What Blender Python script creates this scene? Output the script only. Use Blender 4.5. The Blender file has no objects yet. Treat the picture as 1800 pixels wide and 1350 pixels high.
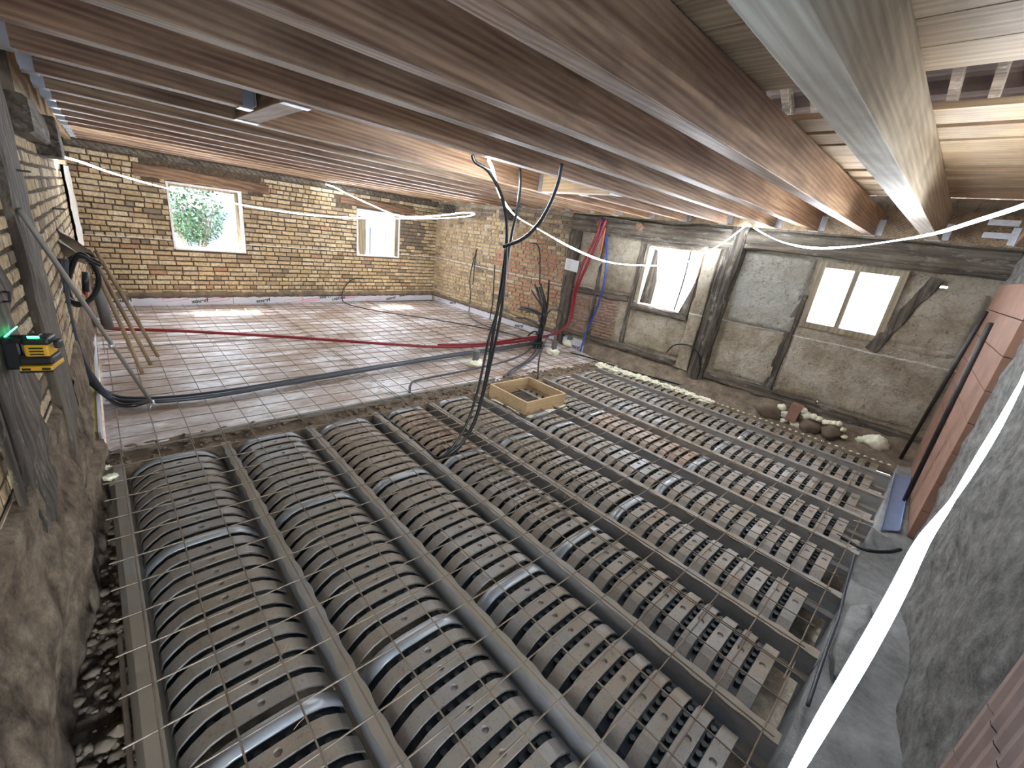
import bpy, math, random
from mathutils import Vector, Matrix, noise
random.seed(7)
sc = bpy.context.scene
COL = sc.collection
V = Vector

# ------------------------------------------------------------------ camera
RX = V((0.0, 0.0, 0.0))
F = 742.88
YAW, PITCH, ROLL, H = 0.79268736, -0.34034244, 0.13262537, 1.75635
_f = V((math.sin(YAW)*math.cos(PITCH), math.cos(YAW)*math.cos(PITCH), math.sin(PITCH)))
_r = _f.cross(V((0, 0, 1))).normalized()
_u = _r.cross(_f)
_c, _s = math.cos(ROLL), math.sin(ROLL)
CR, CU, CF = _c*_r + _s*_u, -_s*_r + _c*_u, _f
CAM = V((0, 0, H))
cd = bpy.data.cameras.new('camera')
cam = bpy.data.objects.new('camera', cd)
COL.objects.link(cam)
cd.sensor_width = 36
cd.lens = F*36/1800
cd.clip_start = 0.02
m3 = Matrix((CR, CU, -CF)).transposed()
cam.matrix_world = Matrix.Translation(CAM) @ m3.to_4x4()
sc.camera = cam

def at(u, v, ax, val):
    """the place in the room seen at a point of the photograph, on the plane ax = val"""
    d = CR*((u-900)/F) + CU*(-(v-675)/F) + CF
    k = 'xyz'.index(ax)
    return CAM + d*((val-CAM[k])/d[k])

# ------------------------------------------------------------------ world, sun, exposure
sc.view_settings.view_transform = 'Standard'
sc.view_settings.look = 'None'
sc.view_settings.gamma = 1
sc.view_settings.use_curve_mapping = False
sc.view_settings.exposure = 2.9
w = bpy.data.worlds.new('sky'); sc.world = w; w.use_nodes = True
wn = w.node_tree.nodes; wl = w.node_tree.links
sky = wn.new('ShaderNodeTexSky'); sky.sky_type = 'NISHITA'; sky.sun_disc = False
sky.sun_elevation = math.radians(58); sky.sun_rotation = 0
hs = wn.new('ShaderNodeHueSaturation'); hs.inputs['Saturation'].default_value = .55
wl.new(sky.outputs[0], hs.inputs['Color']); wl.new(hs.outputs[0], wn['Background'].inputs[0])
wn['Background'].inputs[1].default_value = 2.2
sl = bpy.data.lights.new('sun', 'SUN'); sl.energy = 9; sl.angle = 0.01; sl.color = (1, .95, .86)
so = bpy.data.objects.new('sun', sl); COL.objects.link(so)
so.rotation_euler = V((-0.02, 0.5, 0.86)).to_track_quat('Z', 'Y').to_euler()
so.location = (3, 12, 8)

def portal(name, loc, n, wd, ht):
    l = bpy.data.lights.new(name, 'AREA'); l.shape = 'RECTANGLE'; l.size = wd; l.size_y = ht
    l.cycles.is_portal = True
    o = bpy.data.objects.new(name, l); COL.objects.link(o)
    o.location = loc; o.rotation_euler = V(n).to_track_quat('-Z', 'Y').to_euler()
portal('daylight', (1.38, 8.95, 1.35), (0, -1, 0), 1.2, 1.2)
portal('daylight', (4.35, 9.05, 1.37), (0, -1, 0), 1.2, 1.1)
portal('daylight', (6.45, 3.1, 1.4), (-1, 0, 0), 1.1, 1.1)
portal('daylight', (6.55, .9, 1.5), (-1, 0, 0), 1.0, 1.0)
portal('daylight', (-.3, -1.6, .6), (0, 1, 0), 1.2, 2.4)

# ------------------------------------------------------------------ materials
def mat(name):
    m = bpy.data.materials.new(name); m.use_nodes = True
    nt = m.node_tree; b = nt.nodes['Principled BSDF']
    return m, nt, b
def N(nt, t, **kw):
    n = nt.nodes.new(t)
    for k, v in kw.items(): setattr(n, k, v)
    return n
def coords(nt, scale=(1, 1, 1), rnd=False):
    tc = N(nt, 'ShaderNodeTexCoord'); mp = N(nt, 'ShaderNodeMapping')
    mp.inputs['Scale'].default_value = scale
    nt.links.new(tc.outputs['Object'], mp.inputs[0])
    if rnd:
        oi = N(nt, 'ShaderNodeObjectInfo'); ml = N(nt, 'ShaderNodeMath', operation='MULTIPLY'); ml.inputs[1].default_value = 37
        nt.links.new(oi.outputs['Random'], ml.inputs[0]); nt.links.new(ml.outputs[0], mp.inputs['Location'])
    return mp.outputs[0]
def ramp(nt, fac, stops):
    r = N(nt, 'ShaderNodeValToRGB'); e = r.color_ramp.elements
    while len(e) < len(stops): e.new(0.5)
    for i, (p, c) in enumerate(stops):
        e[i].position = p; e[i].color = (*c, 1) if len(c) == 3 else c
    nt.links.new(fac, r.inputs[0]); return r.outputs[0]
def noise_tex(nt, vec, scale, detail=6, rough=.6, dist=0):
    n = N(nt, 'ShaderNodeTexNoise'); n.inputs['Scale'].default_value = scale; n.inputs['Detail'].default_value = detail
    n.inputs['Roughness'].default_value = rough; n.inputs['Distortion'].default_value = dist
    nt.links.new(vec, n.inputs['Vector']); return n.outputs[0]
def mix(nt, fac, a, b, mode='MIX'):
    m = N(nt, 'ShaderNodeMix', data_type='RGBA', blend_type=mode)
    for s, x in ((0, fac), (6, a), (7, b)):
        if hasattr(x, 'links'): nt.links.new(x, m.inputs[s])
        else: m.inputs[s].default_value = x if s == 0 else (*x, 1)
    return m.outputs[2]
def bump(nt, b, h, strength=.5, dist=.01):
    n = N(nt, 'ShaderNodeBump'); n.inputs['Strength'].default_value = strength; n.inputs['Distance'].default_value = dist
    nt.links.new(h, n.inputs['Height']); nt.links.new(n.outputs[0], b.inputs['Normal'])
def plain(name, col, rough=.6, metal=0, bumpy=0, var=.25, scale=12):
    m, nt, b = mat(name); v = coords(nt)
    n = noise_tex(nt, v, scale)
    c = ramp(nt, n, [(.25, tuple(x*(1-var) for x in col)), (.75, tuple(min(1, x*(1+var)) for x in col))])
    nt.links.new(c, b.inputs['Base Color']); b.inputs['Roughness'].default_value = rough; b.inputs['Metallic'].default_value = metal
    if bumpy: bump(nt, b, n, bumpy, .01)
    return m
def wood(name, axis, light, dark, rough=.5, ring=9., tint=None):
    m, nt, b = mat(name)
    k = 'xyz'.index(axis); s = [1, 1, 1]; s[k] = .13
    v = coords(nt, tuple(s), True)
    big = noise_tex(nt, v, 2.2, 3, .5, .4)
    wv = N(nt, 'ShaderNodeMath', operation='MULTIPLY'); wv.inputs[1].default_value = ring*6
    nt.links.new(big, wv.inputs[0])
    sn = N(nt, 'ShaderNodeMath', operation='SINE'); nt.links.new(wv.outputs[0], sn.inputs[0])
    s2 = [60, 60, 60]; s2[k] = 1.2
    fine = noise_tex(nt, coords(nt, tuple(s2), True), 1.0, 4, .6)
    wt = N(nt, 'ShaderNodeTexWave'); wt.wave_type = 'BANDS'; wt.bands_direction = 'DIAGONAL'
    s3 = [1, 1, 1]; s3[k] = .05
    nt.links.new(coords(nt, tuple(s3), True), wt.inputs['Vector']); wt.inputs['Scale'].default_value = ring*2.4; wt.inputs['Distortion'].default_value = 8
    wt.inputs['Detail'].default_value = 3; wt.inputs['Detail Scale'].default_value = .5
    ws = N(nt, 'ShaderNodeMath', operation='MULTIPLY_ADD'); ws.inputs[1].default_value = .26; ws.inputs[2].default_value = -.13
    nt.links.new(wt.outputs['Fac'], ws.inputs[0])
    fs_ = N(nt, 'ShaderNodeMath', operation='ADD'); nt.links.new(fine, fs_.inputs[0]); nt.links.new(ws.outputs[0], fs_.inputs[1]); fine = fs_.outputs[0]
    mr = N(nt, 'ShaderNodeMath', operation='MULTIPLY_ADD'); mr.inputs[1].default_value = .12
    nt.links.new(sn.outputs[0], mr.inputs[0]); nt.links.new(fine, mr.inputs[2])
    c = ramp(nt, mr.outputs[0], [(.2, dark), (.5, tuple((a+d)/2 for a, d in zip(light, dark))), (.75, light)])
    # knots and stains
    st = noise_tex(nt, coords(nt, (1.3 if axis == 'x' else 2,)*3, True), 1.6, 5, .7)
    c = mix(nt, ramp(nt, st, [(.5, (0, 0, 0)), (.75, (.6, .6, .6))]), c, tuple(x*.5 for x in dark))
    if tint:
        oi = N(nt, 'ShaderNodeObjectInfo')
        tc = ramp(nt, oi.outputs['Random'], tint)
        c = mix(nt, 1.0, c, tc, 'MULTIPLY')
    nt.links.new(c, b.inputs['Base Color']); b.inputs['Roughness'].default_value = rough
    bump(nt, b, mr.outputs[0], .25, .004)
    return m
def sample_tint(nt):
    a = N(nt, 'ShaderNodeAttribute'); a.attribute_name = 'tint'; return a.outputs['Fac']

M = {}
def fleck(m, col, lo=.54, hi=.66, sc=(6, 6, 2.0), amt=.7):
    nt = m.node_tree; b = nt.nodes['Principled BSDF']; l = b.inputs['Base Color'].links[0].from_socket
    f = noise_tex(nt, coords(nt, sc, True), 2.0, 9, .75)
    c = mix(nt, ramp(nt, f, [(lo, (0, 0, 0)), (hi, (amt,)*3)]), l, col)
    nt.links.new(c, b.inputs['Base Color']); return m
JT = [(0, (.95, .83, .76)), (.35, (.85, .76, .7)), (.36, (.9, .93, .82)), (.55, (.95, .92, .84)), (.56, (.95, .82, .73)), (1, (.9, .84, .78))]
M['joist'] = wood('joist_wood', 'x', (.43, .30, .195), (.17, .093, .055), .5, 9, JT)
M['palejoist'] = wood('pale_joist_wood', 'x', (.50, .425, .31), (.29, .22, .145), .62, 7)
M['board'] = wood('deck_wood', 'y', (.46, .345, .22), (.27, .175, .10), .55, 7, [(0, (1, .9, .8)), (1, (1, 1, .95))])
M['ply'] = wood('box_wood', 'x', (.66, .48, .28), (.54, .37, .20), .5, 5)
M['handle'] = wood('handle_wood', 'z', (.32, .22, .12), (.16, .10, .05), .5, 5)
M['oak'] = wood('aged_oak', 'y', (.17, .135, .10), (.035, .026, .018), .85, 3)
M['oakv'] = wood('aged_oak_upright', 'z', (.15, .12, .09), (.03, .023, .017), .85, 3)
fleck(M['oak'], (.36, .33, .28), sc=(6, 2, 9)); fleck(M['oakv'], (.33, .29, .23))
M['lintel'] = wood('lintel_wood', 'x', (.33, .20, .11), (.12, .06, .035), .8, 4)
M['framewood'] = wood('window_frame_wood', 'z', (.36, .29, .19), (.18, .135, .085), .6, 5)

def brick_mat():
    m, nt, b = mat('brick')
    t = sample_tint(nt)
    v = coords(nt)
    c = ramp(nt, t, [(0, (.52, .37, .20)), (.25, (.68, .52, .31)), (.45, (.50, .35, .19)), (.62, (.74, .61, .41)), (.74, (.40, .28, .17)), (.82, (.20, .16, .12)), (.86, (.50, .26, .15)), (1, (.60, .33, .20))])
    c.node.color_ramp.interpolation = 'LINEAR'
    n = noise_tex(nt, v, 30, 8, .7)
    c = mix(nt, ramp(nt, n, [(.42, (0, 0, 0)), (.68, (.75, .75, .75))]), c, (.19, .13, .075))
    n2 = noise_tex(nt, v, 1.7, 5, .7)
    c = mix(nt, ramp(nt, n2, [(.56, (0, 0, 0)), (.72, (.7, .7, .7))]), c, (.10, .075, .05))
    n3 = noise_tex(nt, v, 9, 6, .8)
    c = mix(nt, ramp(nt, n3, [(.6, (0, 0, 0)), (.72, (.6, .6, .6))]), c, (.60, .52, .40))
    c = level_line(nt, v, c)
    nt.links.new(c, b.inputs['Base Color']); b.inputs['Roughness'].default_value = .9
    bump(nt, b, n, .8, .012)
    return m
def level_line(nt, v, c, z0=1.0):
    # smear of white plaster left all around the walls at one height
    sp = N(nt, 'ShaderNodeSeparateXYZ'); nt.links.new(v, sp.inputs[0])
    wob = noise_tex(nt, v, 3, 4, .6)
    a = N(nt, 'ShaderNodeMath', operation='MULTIPLY_ADD'); a.inputs[1].default_value = .05; nt.links.new(wob, a.inputs[0]); nt.links.new(sp.outputs[2], a.inputs[2])
    s = N(nt, 'ShaderNodeMath', operation='SUBTRACT'); nt.links.new(a.outputs[0], s.inputs[0]); s.inputs[1].default_value = z0+.025
    ab = N(nt, 'ShaderNodeMath', operation='ABSOLUTE'); nt.links.new(s.outputs[0], ab.inputs[0])
    br = noise_tex(nt, v, 14, 5, .8)
    ad = N(nt, 'ShaderNodeMath', operation='MULTIPLY_ADD'); ad.inputs[1].default_value = .035; nt.links.new(br, ad.inputs[0]); nt.links.new(ab.outputs[0], ad.inputs[2])
    f = ramp(nt, ad.outputs[0], [(.022, (.95, .95, .95)), (.028, (0, 0, 0))])
    return mix(nt, f, c, (.72, .70, .64))
M['brick'] = brick_mat()
def mortar_mat():
    m, nt, b = mat('mortar'); v = coords(nt)
    n = noise_tex(nt, v, 22, 8, .75)
    c = ramp(nt, n, [(.3, (.05, .033, .02)), (.55, (.13, .09, .055)), (.75, (.30, .22, .14))])
    c = level_line(nt, v, c)
    nt.links.new(c, b.inputs['Base Color']); b.inputs['Roughness'].default_value = .95
    bump(nt, b, n, 1, .02); return m
M['mortar'] = mortar_mat()
def clay_mat():
    m, nt, b = mat('clay_plaster'); v = coords(nt)
    n = noise_tex(nt, v, 2.2, 9, .72); n2 = noise_tex(nt, v, 26, 8, .7)
    c = ramp(nt, n, [(.3, (.22, .165, .105)), (.47, (.40, .33, .24)), (.62, (.56, .50, .40)), (.75, (.44, .37, .27))])
    c = mix(nt, ramp(nt, n2, [(.55, (0, 0, 0)), (.72, (.7, .7, .7))]), c, (.13, .095, .06))
    vo = N(nt, 'ShaderNodeTexVoronoi', feature='DISTANCE_TO_EDGE'); vo.inputs['Scale'].default_value = 3.2
    nv = N(nt, 'ShaderNodeVectorMath', operation='ADD'); nn = N(nt, 'ShaderNodeTexNoise'); nn.inputs['Scale'].default_value = 3
    nn.inputs['Detail'].default_value = 6
    nt.links.new(v, nn.inputs[0]); nt.links.new(v, nv.inputs[0]); nt.links.new(nn.outputs['Color'], nv.inputs[1]); nt.links.new(nv.outputs[0], vo.inputs['Vector'])
    crack = ramp(nt, vo.outputs[0], [(.004, (.55, .55, .55)), (.014, (0, 0, 0))])
    c = mix(nt, crack, c, (.09, .065, .04))
    c = level_line(nt, v, c)
    pit = noise_tex(nt, v, 11, 9, .8)
    c = mix(nt, ramp(nt, pit, [(.57, (0, 0, 0)), (.66, (.8, .8, .8))]), c, (.10, .07, .045))
    nt.links.new(c, b.inputs['Base Color']); b.inputs['Roughness'].default_value = .95
    bump(nt, b, n2, 1, .03); return m
M['clay'] = clay_mat()
def pale_lit_clay():  # pale plaster, its colour also lightened for the LED light on it
    m = M['clay'].copy(); m.name = 'pale_lit_plaster'
    for n in m.node_tree.nodes:
        if n.type == 'VALTORGB' and len(n.color_ramp.elements) == 4:
            for e, c in zip(n.color_ramp.elements, ((.28, .24, .18), (.40, .37, .31), (.50, .475, .42), (.42, .385, .32))): e.color = (*c, 1)
    return m
M['pale_lit_clay'] = pale_lit_clay()
def rough_earth(name, a, bb, cc, scale=8, bs=1.0):
    m, nt, b = mat(name); v = coords(nt)
    n = noise_tex(nt, v, scale, 10, .75)
    c = ramp(nt, n, [(.3, a), (.5, bb), (.7, cc)])
    nt.links.new(c, b.inputs['Base Color']); b.inputs['Roughness'].default_value = .95
    bump(nt, b, n, bs, .03); return m
M['leftclay'] = rough_earth('old_wall_render', (.035, .023, .014), (.20, .145, .095), (.40, .315, .225), 7)
M['nearwall'] = rough_earth('cement_render', (.07, .06, .055), (.24, .225, .205), (.42, .40, .37), 11, 1.0)
M['soil'] = rough_earth('soil', (.08, .055, .035), (.21, .15, .10), (.36, .28, .20), 9)
M['ledge'] = rough_earth('dusty_stone', (.15, .14, .13), (.27, .26, .25), (.38, .37, .36), 5, .6)
M['sole'] = rough_earth('wall_base', (.09, .065, .045), (.20, .15, .105), (.33, .27, .2), 6)
def insul_mat():
    m, nt, b = mat('insulation_foil'); v = coords(nt)
    n = noise_tex(nt, coords(nt, (1, 2.4, 1)), 1.5, 10, .66, .3); n2 = noise_tex(nt, coords(nt, (1, 2.5, 1)), 9, 8, .7)
    c = ramp(nt, n2, [(.3, (.70, .64, .62)), (.6, (.90, .88, .89))])
    c = mix(nt, ramp(nt, n, [(.40, (0, 0, 0)), (.50, (.6, .6, .6)), (.62, (.92, .92, .92))]), c, (.33, .205, .125))
    c = mix(nt, ramp(nt, n2, [(.5, (0, 0, 0)), (.66, (.7, .7, .7))]), c, (.24, .145, .085))
    nt.links.new(c, b.inputs['Base Color']); b.inputs['Roughness'].default_value = .42
    bump(nt, b, n2, .4, .006); return m
M['insul'] = insul_mat()
M['foil'] = plain('foil_face', (.66, .64, .69), .45, 0, .05, .08, 5)
M['pufoam'] = plain('insulation_core', (.62, .50, .22), .8, 0, .3)
def former_mat():
    m, nt, b = mat('former_plastic'); v = coords(nt, (1, 1, 1), True)
    oi = N(nt, 'ShaderNodeObjectInfo')
    base = ramp(nt, oi.outputs['Random'], [(0, (.23, .22, .21)), (.5, (.29, .27, .25)), (.82, (.25, .24, .225)), (.9, (.38, .23, .15)), (1, (.36, .24, .165))])
    n = noise_tex(nt, v, 2.6, 8, .7)
    g = N(nt, 'ShaderNodeNewGeometry'); sp = N(nt, 'ShaderNodeSeparateXYZ'); nt.links.new(g.outputs['Normal'], sp.inputs[0])
    mu = N(nt, 'ShaderNodeMath', operation='MULTIPLY'); nt.links.new(ramp(nt, n, [(.33, (.05, .05, .05)), (.6, (.9, .9, .9))]), mu.inputs[0])
    nt.links.new(ramp(nt, sp.outputs[2], [(.3, (.45, .45, .45)), (.9, (1, 1, 1))]), mu.inputs[1])
    sp2 = noise_tex(nt, v, 70, 4, .8)
    c = mix(nt, mu.outputs[0], base, (.29, .22, .15))
    c = mix(nt, ramp(nt, sp2, [(.55, (0, 0, 0)), (.68, (.7, .7, .7))]), c, (.13, .085, .055))
    nt.links.new(c, b.inputs['Base Color'])
    nt.links.new(ramp(nt, n, [(.35, (.32, .32, .32)), (.6, (.65, .65, .65))]), b.inputs['Roughness'])
    bump(nt, b, sp2, .35, .003); return m
M['former'] = former_mat()
M['slot'] = plain('former_slot_shade', (.022, .024, .026), .5, 0, 0, .3)  # near-black instead of plastic grey: shade of the rib gaps painted in
M['joint'] = plain('joint_rib_plastic', (.36, .36, .36), .30, .3, .15, .25, 6)
def concrete():
    m, nt, b = mat('concrete'); v = coords(nt, (1, .4, 1), True)
    n = noise_tex(nt, v, 7, 9, .7)
    c = ramp(nt, n, [(.3, (.20, .19, .18)), (.6, (.33, .32, .31)), (.75, (.40, .39, .37))])
    g = N(nt, 'ShaderNodeNewGeometry'); sp = N(nt, 'ShaderNodeSeparateXYZ'); nt.links.new(g.outputs['Normal'], sp.inputs[0])
    mu = N(nt, 'ShaderNodeMath', operation='MULTIPLY'); nt.links.new(ramp(nt, noise_tex(nt, v, 3, 6, .7), [(.36, (.1, .1, .1)), (.55, (.85, .85, .85))]), mu.inputs[0])
    nt.links.new(ramp(nt, sp.outputs[2], [(.5, (.15, .15, .15)), (.9, (1, 1, 1))]), mu.inputs[1])
    c = mix(nt, mu.outputs[0], c, (.30, .235, .165))
    nt.links.new(c, b.inputs['Base Color']); b.inputs['Roughness'].default_value = .75
    bump(nt, b, n, .4, .005); return m
M['concrete'] = concrete()
M['steel'] = plain('rusty_wire', (.20, .15, .105), .6, .1, 0, .4, 9)
M['galv'] = plain('galvanised_steel', (.55, .57, .60), .33, .85, 0, .15, 14)
M['darkmetal'] = plain('dark_steel', (.05, .045, .042), .5, .5, 0, .3)
M['black'] = plain('black_conduit', (.010, .011, .013), .32, 0, 0, .2)
M['greyc'] = plain('grey_conduit', (.045, .048, .06), .4, 0, 0, .2)
M['red'] = plain('red_conduit', (.24, .012, .022), .38, 0, 0, .15)
M['blue'] = plain('blue_conduit', (.02, .06, .30), .38, 0, 0, .15)
M['orange'] = plain('orange_conduit', (.42, .10, .03), .4, 0, 0, .1)
M['pvc'] = plain('grey_pvc', (.13, .13, .13), .4, 0, 0, .1)
M['foam'] = plain('expanding_foam', (.86, .80, .62), .9, 0, .8, .2, 25)
M['terra'] = plain('terracotta', (.28, .15, .10), .8, 0, .25, .22, 6)
M['terra3'] = plain('pale_terracotta', (.36, .25, .21), .85, 0, .3, .15, 9)
M['terra2'] = plain('old_pink_brick', (.33, .20, .15), .9, 0, .4, .25, 14)
M['stone'] = plain('field_stone', (.17, .125, .085), .9, 0, .7, .3, 10)
M['yellow'] = plain('tool_yellow', (.72, .40, .02), .4, 0, 0, .06)
M['rubber'] = plain('tool_black', (.012, .013, .015), .45, 0, 0, .1)
M['rod'] = plain('pole_grey_paint', (.30, .28, .24), .45, .2, 0, .15)
M['paper'] = plain('paper', (.78, .78, .78), .8, 0, 0, .03)
M['ink'] = plain('print_black', (.02, .02, .02), .6)
M['inkred'] = plain('print_red', (.55, .12, .14), .6, 0, 0, .05)
M['inkpink'] = plain('print_pink', (.72, .46, .50), .6, 0, 0, .05)
M['white'] = plain('white_wall', (.80, .80, .79), .9, 0, 0, .03, 2)
M['bluewood'] = plain('painted_timber', (.045, .055, .11), .7, 0, 0, .1)
M['greybase'] = plain('grey_plinth', (.07, .085, .11), .8, 0, 0, .08)
M['leaf'] = plain('bush_leaf', (.018, .058, .014), .6, 0, 0, .5, 4)
M['twig'] = plain('twig', (.12, .085, .05), .8)
M['gravel'] = rough_earth('ground_gravel', (.25, .23, .2), (.35, .32, .28), (.45, .42, .38), 6, .4)
M['tile'] = plain('roof_tile', (.06, .036, .03), .8, 0, .3, .3, 6)
M['bluefilm'] = plain('zinc_profile', (.30, .38, .58), .35, .5, 0, .1, 9)
def emis(name, col, s):
    m, nt, b = mat(name); nt.nodes.remove(b)
    e = N(nt, 'ShaderNodeEmission'); e.inputs[0].default_value = (*col, 1); e.inputs[1].default_value = s
    nt.links.new(e.outputs[0], nt.nodes['Material Output'].inputs[0]); return m
M['led'] = emis('led_light', (.80, .90, 1.0), 25)
M['ledsoft'] = emis('led_light_near', (.36, .63, 1.0), 26)
M['green'] = emis('green_laser', (.03, 1, .35), 3)
def glassm():
    m, nt, b = mat('window_glass'); b.inputs['Base Color'].default_value = (1, 1, 1, 1)
    b.inputs['Roughness'].default_value = .02; b.inputs['Transmission Weight'].default_value = 1; b.inputs['IOR'].default_value = 1.1
    return m
M['glass'] = glassm()

# ------------------------------------------------------------------ mesh helpers
class MB:
    def __init__(s): s.v = []; s.f = []; s.t = []
    def add(s, vs, fs, t=0.0):
        o = len(s.v); s.v += [tuple(x) for x in vs]; s.f += [tuple(i+o for i in f) for f in fs]; s.t += [t]*len(fs)
    def box(s, c, d, R=None, t=0.0):
        vs = []
        for z in (-.5, .5):
            for y in (-.5, .5):
                for x in (-.5, .5):
                    p = V((x*d[0], y*d[1], z*d[2]))
                    if R is not None: p = R @ p
                    vs.append(p + V(c))
        s.add(vs, [(0, 2, 3, 1), (4, 5, 7, 6), (0, 1, 5, 4), (2, 6, 7, 3), (0, 4, 6, 2), (1, 3, 7, 5)], t)
    def lohi(s, a, b, t=0.0):
        s.box([(x+y)/2 for x, y in zip(a, b)], [abs(y-x) for x, y in zip(a, b)], None, t)
    def bar(s, a, b, wd, ht, up=(0, 0, 1), t=0.0):
        a = V(a); b = V(b); d = b-a; L = d.length; x = d.normalized(); z = V(up)
        y = z.cross(x).normalized(); z = x.cross(y)
        s.box((a+b)/2, (L, wd, ht), Matrix((x, y, z)).transposed(), t)
    def prism(s, poly, vec, t=0.0):
        n = len(poly); vec = V(vec)
        vs = [V(p) for p in poly] + [V(p)+vec for p in poly]
        s.add(vs, [tuple(range(n))[::-1], tuple(range(n, 2*n))] + [(i, (i+1) % n, n+(i+1) % n, n+i) for i in range(n)], t)
    def tube(s, pts, r, n=8, smooth=True, ridged=0):
        P = catmull(pts) if smooth and len(pts) > 2 else [V(p) for p in pts]
        rs = r if isinstance(r, (list, tuple)) else None
        prev = None; rings = []
        for i, p in enumerate(P):
            tg = (P[min(i+1, len(P)-1)] - P[max(i-1, 0)])
            tg = tg.normalized() if tg.length > 1e-7 else V((0, 0, 1))
            if prev is None:
                a = V((0, 0, 1)) if abs(tg.z) < .9 else V((1, 0, 0)); nrm = a.cross(tg).normalized()
            else: nrm = (prev - tg*prev.dot(tg)).normalized()
            prev = nrm; bn = tg.cross(nrm)
            rr = r if rs is None else rs[0] + (rs[1]-rs[0])*i/(len(P)-1)
            rings.append([p + (nrm*math.cos(2*math.pi*k/n) + bn*math.sin(2*math.pi*k/n))*rr for k in range(n)])
        vs = [q for R_ in rings for q in R_]; fs = []
        for i in range(len(rings)-1):
            for k in range(n):
                fs.append((i*n+k, i*n+(k+1) % n, (i+1)*n+(k+1) % n, (i+1)*n+k))
        fs.append(tuple(range(n))[::-1]); fs.append(tuple((len(rings)-1)*n+k for k in range(n)))
        s.add(vs, fs)
    def ribbon(s, pts, wd, th, twist=None):
        P = catmull(pts, 10); vs = []; fs = []; n = len(P)
        for i, p in enumerate(P):
            tg = (P[min(i+1, n-1)] - P[max(i-1, 0)]).normalized()
            a = (0 if twist is None else twist(i/(n-1)))
            up = V((0, 0, 1)) if abs(tg.z) < .95 else V((1, 0, 0))
            sd = tg.cross(up).normalized(); up = sd.cross(tg)
            d1 = up*math.cos(a) + sd*math.sin(a); d2 = tg.cross(d1)
            for x, y in ((-1, -1), (1, -1), (1, 1), (-1, 1)): vs.append(p + d1*x*wd/2 + d2*y*th/2)
        for i in range(n-1):
            for k in range(4): fs.append((i*4+k, i*4+(k+1) % 4, i*4+4+(k+1) % 4, i*4+4+k))
        fs += [(3, 2, 1, 0), tuple(4*(n-1)+k for k in range(4))]
        s.add(vs, fs)
    def sheet(s, nx, ny, fn, skip=None, t=0.0):
        vs = [fn(i/nx, j/ny) for j in range(ny+1) for i in range(nx+1)]
        fs = []
        for j in range(ny):
            for i in range(nx):
                if skip and skip((i+.5)/nx, (j+.5)/ny): continue
                a = j*(nx+1)+i; fs.append((a, a+1, a+nx+2, a+nx+1))
        s.add(vs, fs, t)
    def blob(s, c, r, seed=0, amp=.25, freq=2.5, nu=20, nv=12):
        vs = []; fs = []
        r = V(r) if hasattr(r, '__len__') else V((r, r, r))
        for j in range(nv+1):
            th = math.pi*j/nv
            for i in range(nu):
                ph = 2*math.pi*i/nu
                d = V((math.sin(th)*math.cos(ph), math.sin(th)*math.sin(ph), math.cos(th)))
                k = 1 + amp*noise.noise(d*freq + V((seed*3.1, seed, 0))) + amp*.5*noise.noise(d*freq*2.6 + V((seed, 7, 0)))
                vs.append(V(c) + V((d.x*r.x*k, d.y*r.y*k, d.z*r.z*k)))
        for j in range(nv):
            for i in range(nu):
                fs.append((j*nu+i, (j+1)*nu+i, (j+1)*nu+(i+1) % nu, j*nu+(i+1) % nu))
        s.add(vs, fs)
    def build(s, name, material, parent=None, smooth=False, bevel=0):
        me = bpy.data.meshes.new(name)
        off = V((0, 0, 0))
        if parent is not None:
            q = parent
            while q is not None: off += q.location; q = q.parent
        vs = [(a[0]-off.x, a[1]-off.y, a[2]-off.z) for a in s.v]
        me.from_pydata(vs, [], s.f)
        ta = me.attributes.new('tint', 'FLOAT', 'FACE'); ta.data.foreach_set('value', s.t)
        if smooth: me.polygons.foreach_set('use_smooth', [True]*len(s.f))
        me.materials.append(material); me.update()
        o = bpy.data.objects.new(name, me); COL.objects.link(o)
        if parent is not None: o.parent = parent
        if bevel:
            md = o.modifiers.new('bevel', 'BEVEL'); md.width = bevel; md.segments = 2; md.limit_method = 'ANGLE'
        return o
def catmull(pts, k=8):
    P = [V(p) for p in pts]; P = [P[0]*2-P[1]] + P + [P[-1]*2-P[-2]]; out = []
    for i in range(1, len(P)-2):
        a, b, c, d = P[i-1], P[i], P[i+1], P[i+2]
        for j in range(k):
            t = j/k
            out.append(.5*((2*b) + (c-a)*t + (2*a-5*b+4*c-d)*t*t + (-a+3*b-3*c+d)*t**3))
    out.append(P[-2]); return out
def tag(o, label, cat, group=None, kind=None):
    o['label'] = label; o['category'] = cat
    if group: o['group'] = group
    if kind: o['kind'] = kind
    return o
def thing(name, label, cat, loc, group=None):
    o = bpy.data.objects.new(name, None); COL.objects.link(o); o.location = loc; o.empty_display_size = .1
    return tag(o, label, cat, group)
def struct(o, label=None):
    o['kind'] = 'structure'
    if label: o['label'] = label
    return o
def fn(x, y, z, f=1.0): return noise.noise(V((x*f, y*f, z*f)))
def fr(x, y, z, f=1.0): return noise.fractal(V((x*f, y*f, z*f)), 1.0, 2.0, 5)
ORD = ['first', 'second', 'third', 'fourth', 'fifth', 'sixth', 'seventh', 'eighth', 'ninth', 'tenth', 'eleventh', 'twelfth', 'thirteenth', 'fourteenth', 'fifteenth', 'sixteenth', 'seventeenth', 'eighteenth', 'nineteenth', 'twentieth']

# ------------------------------------------------------------------ plan of the room (walls not quite square)
def xl(y): return -.12 - (8.6-y)*.0225 if y > 3.5 else -.235 - (3.5-y)*.075          # left wall face
def xr(y): return 5.84 + (8.85-y)*.0470        # right wall face
def yf(x): return 8.60 + x*.043                # far wall face
def yn(x): return -.323 - (4.2-x)*.055         # near wall face
TOP = 2.62

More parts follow.
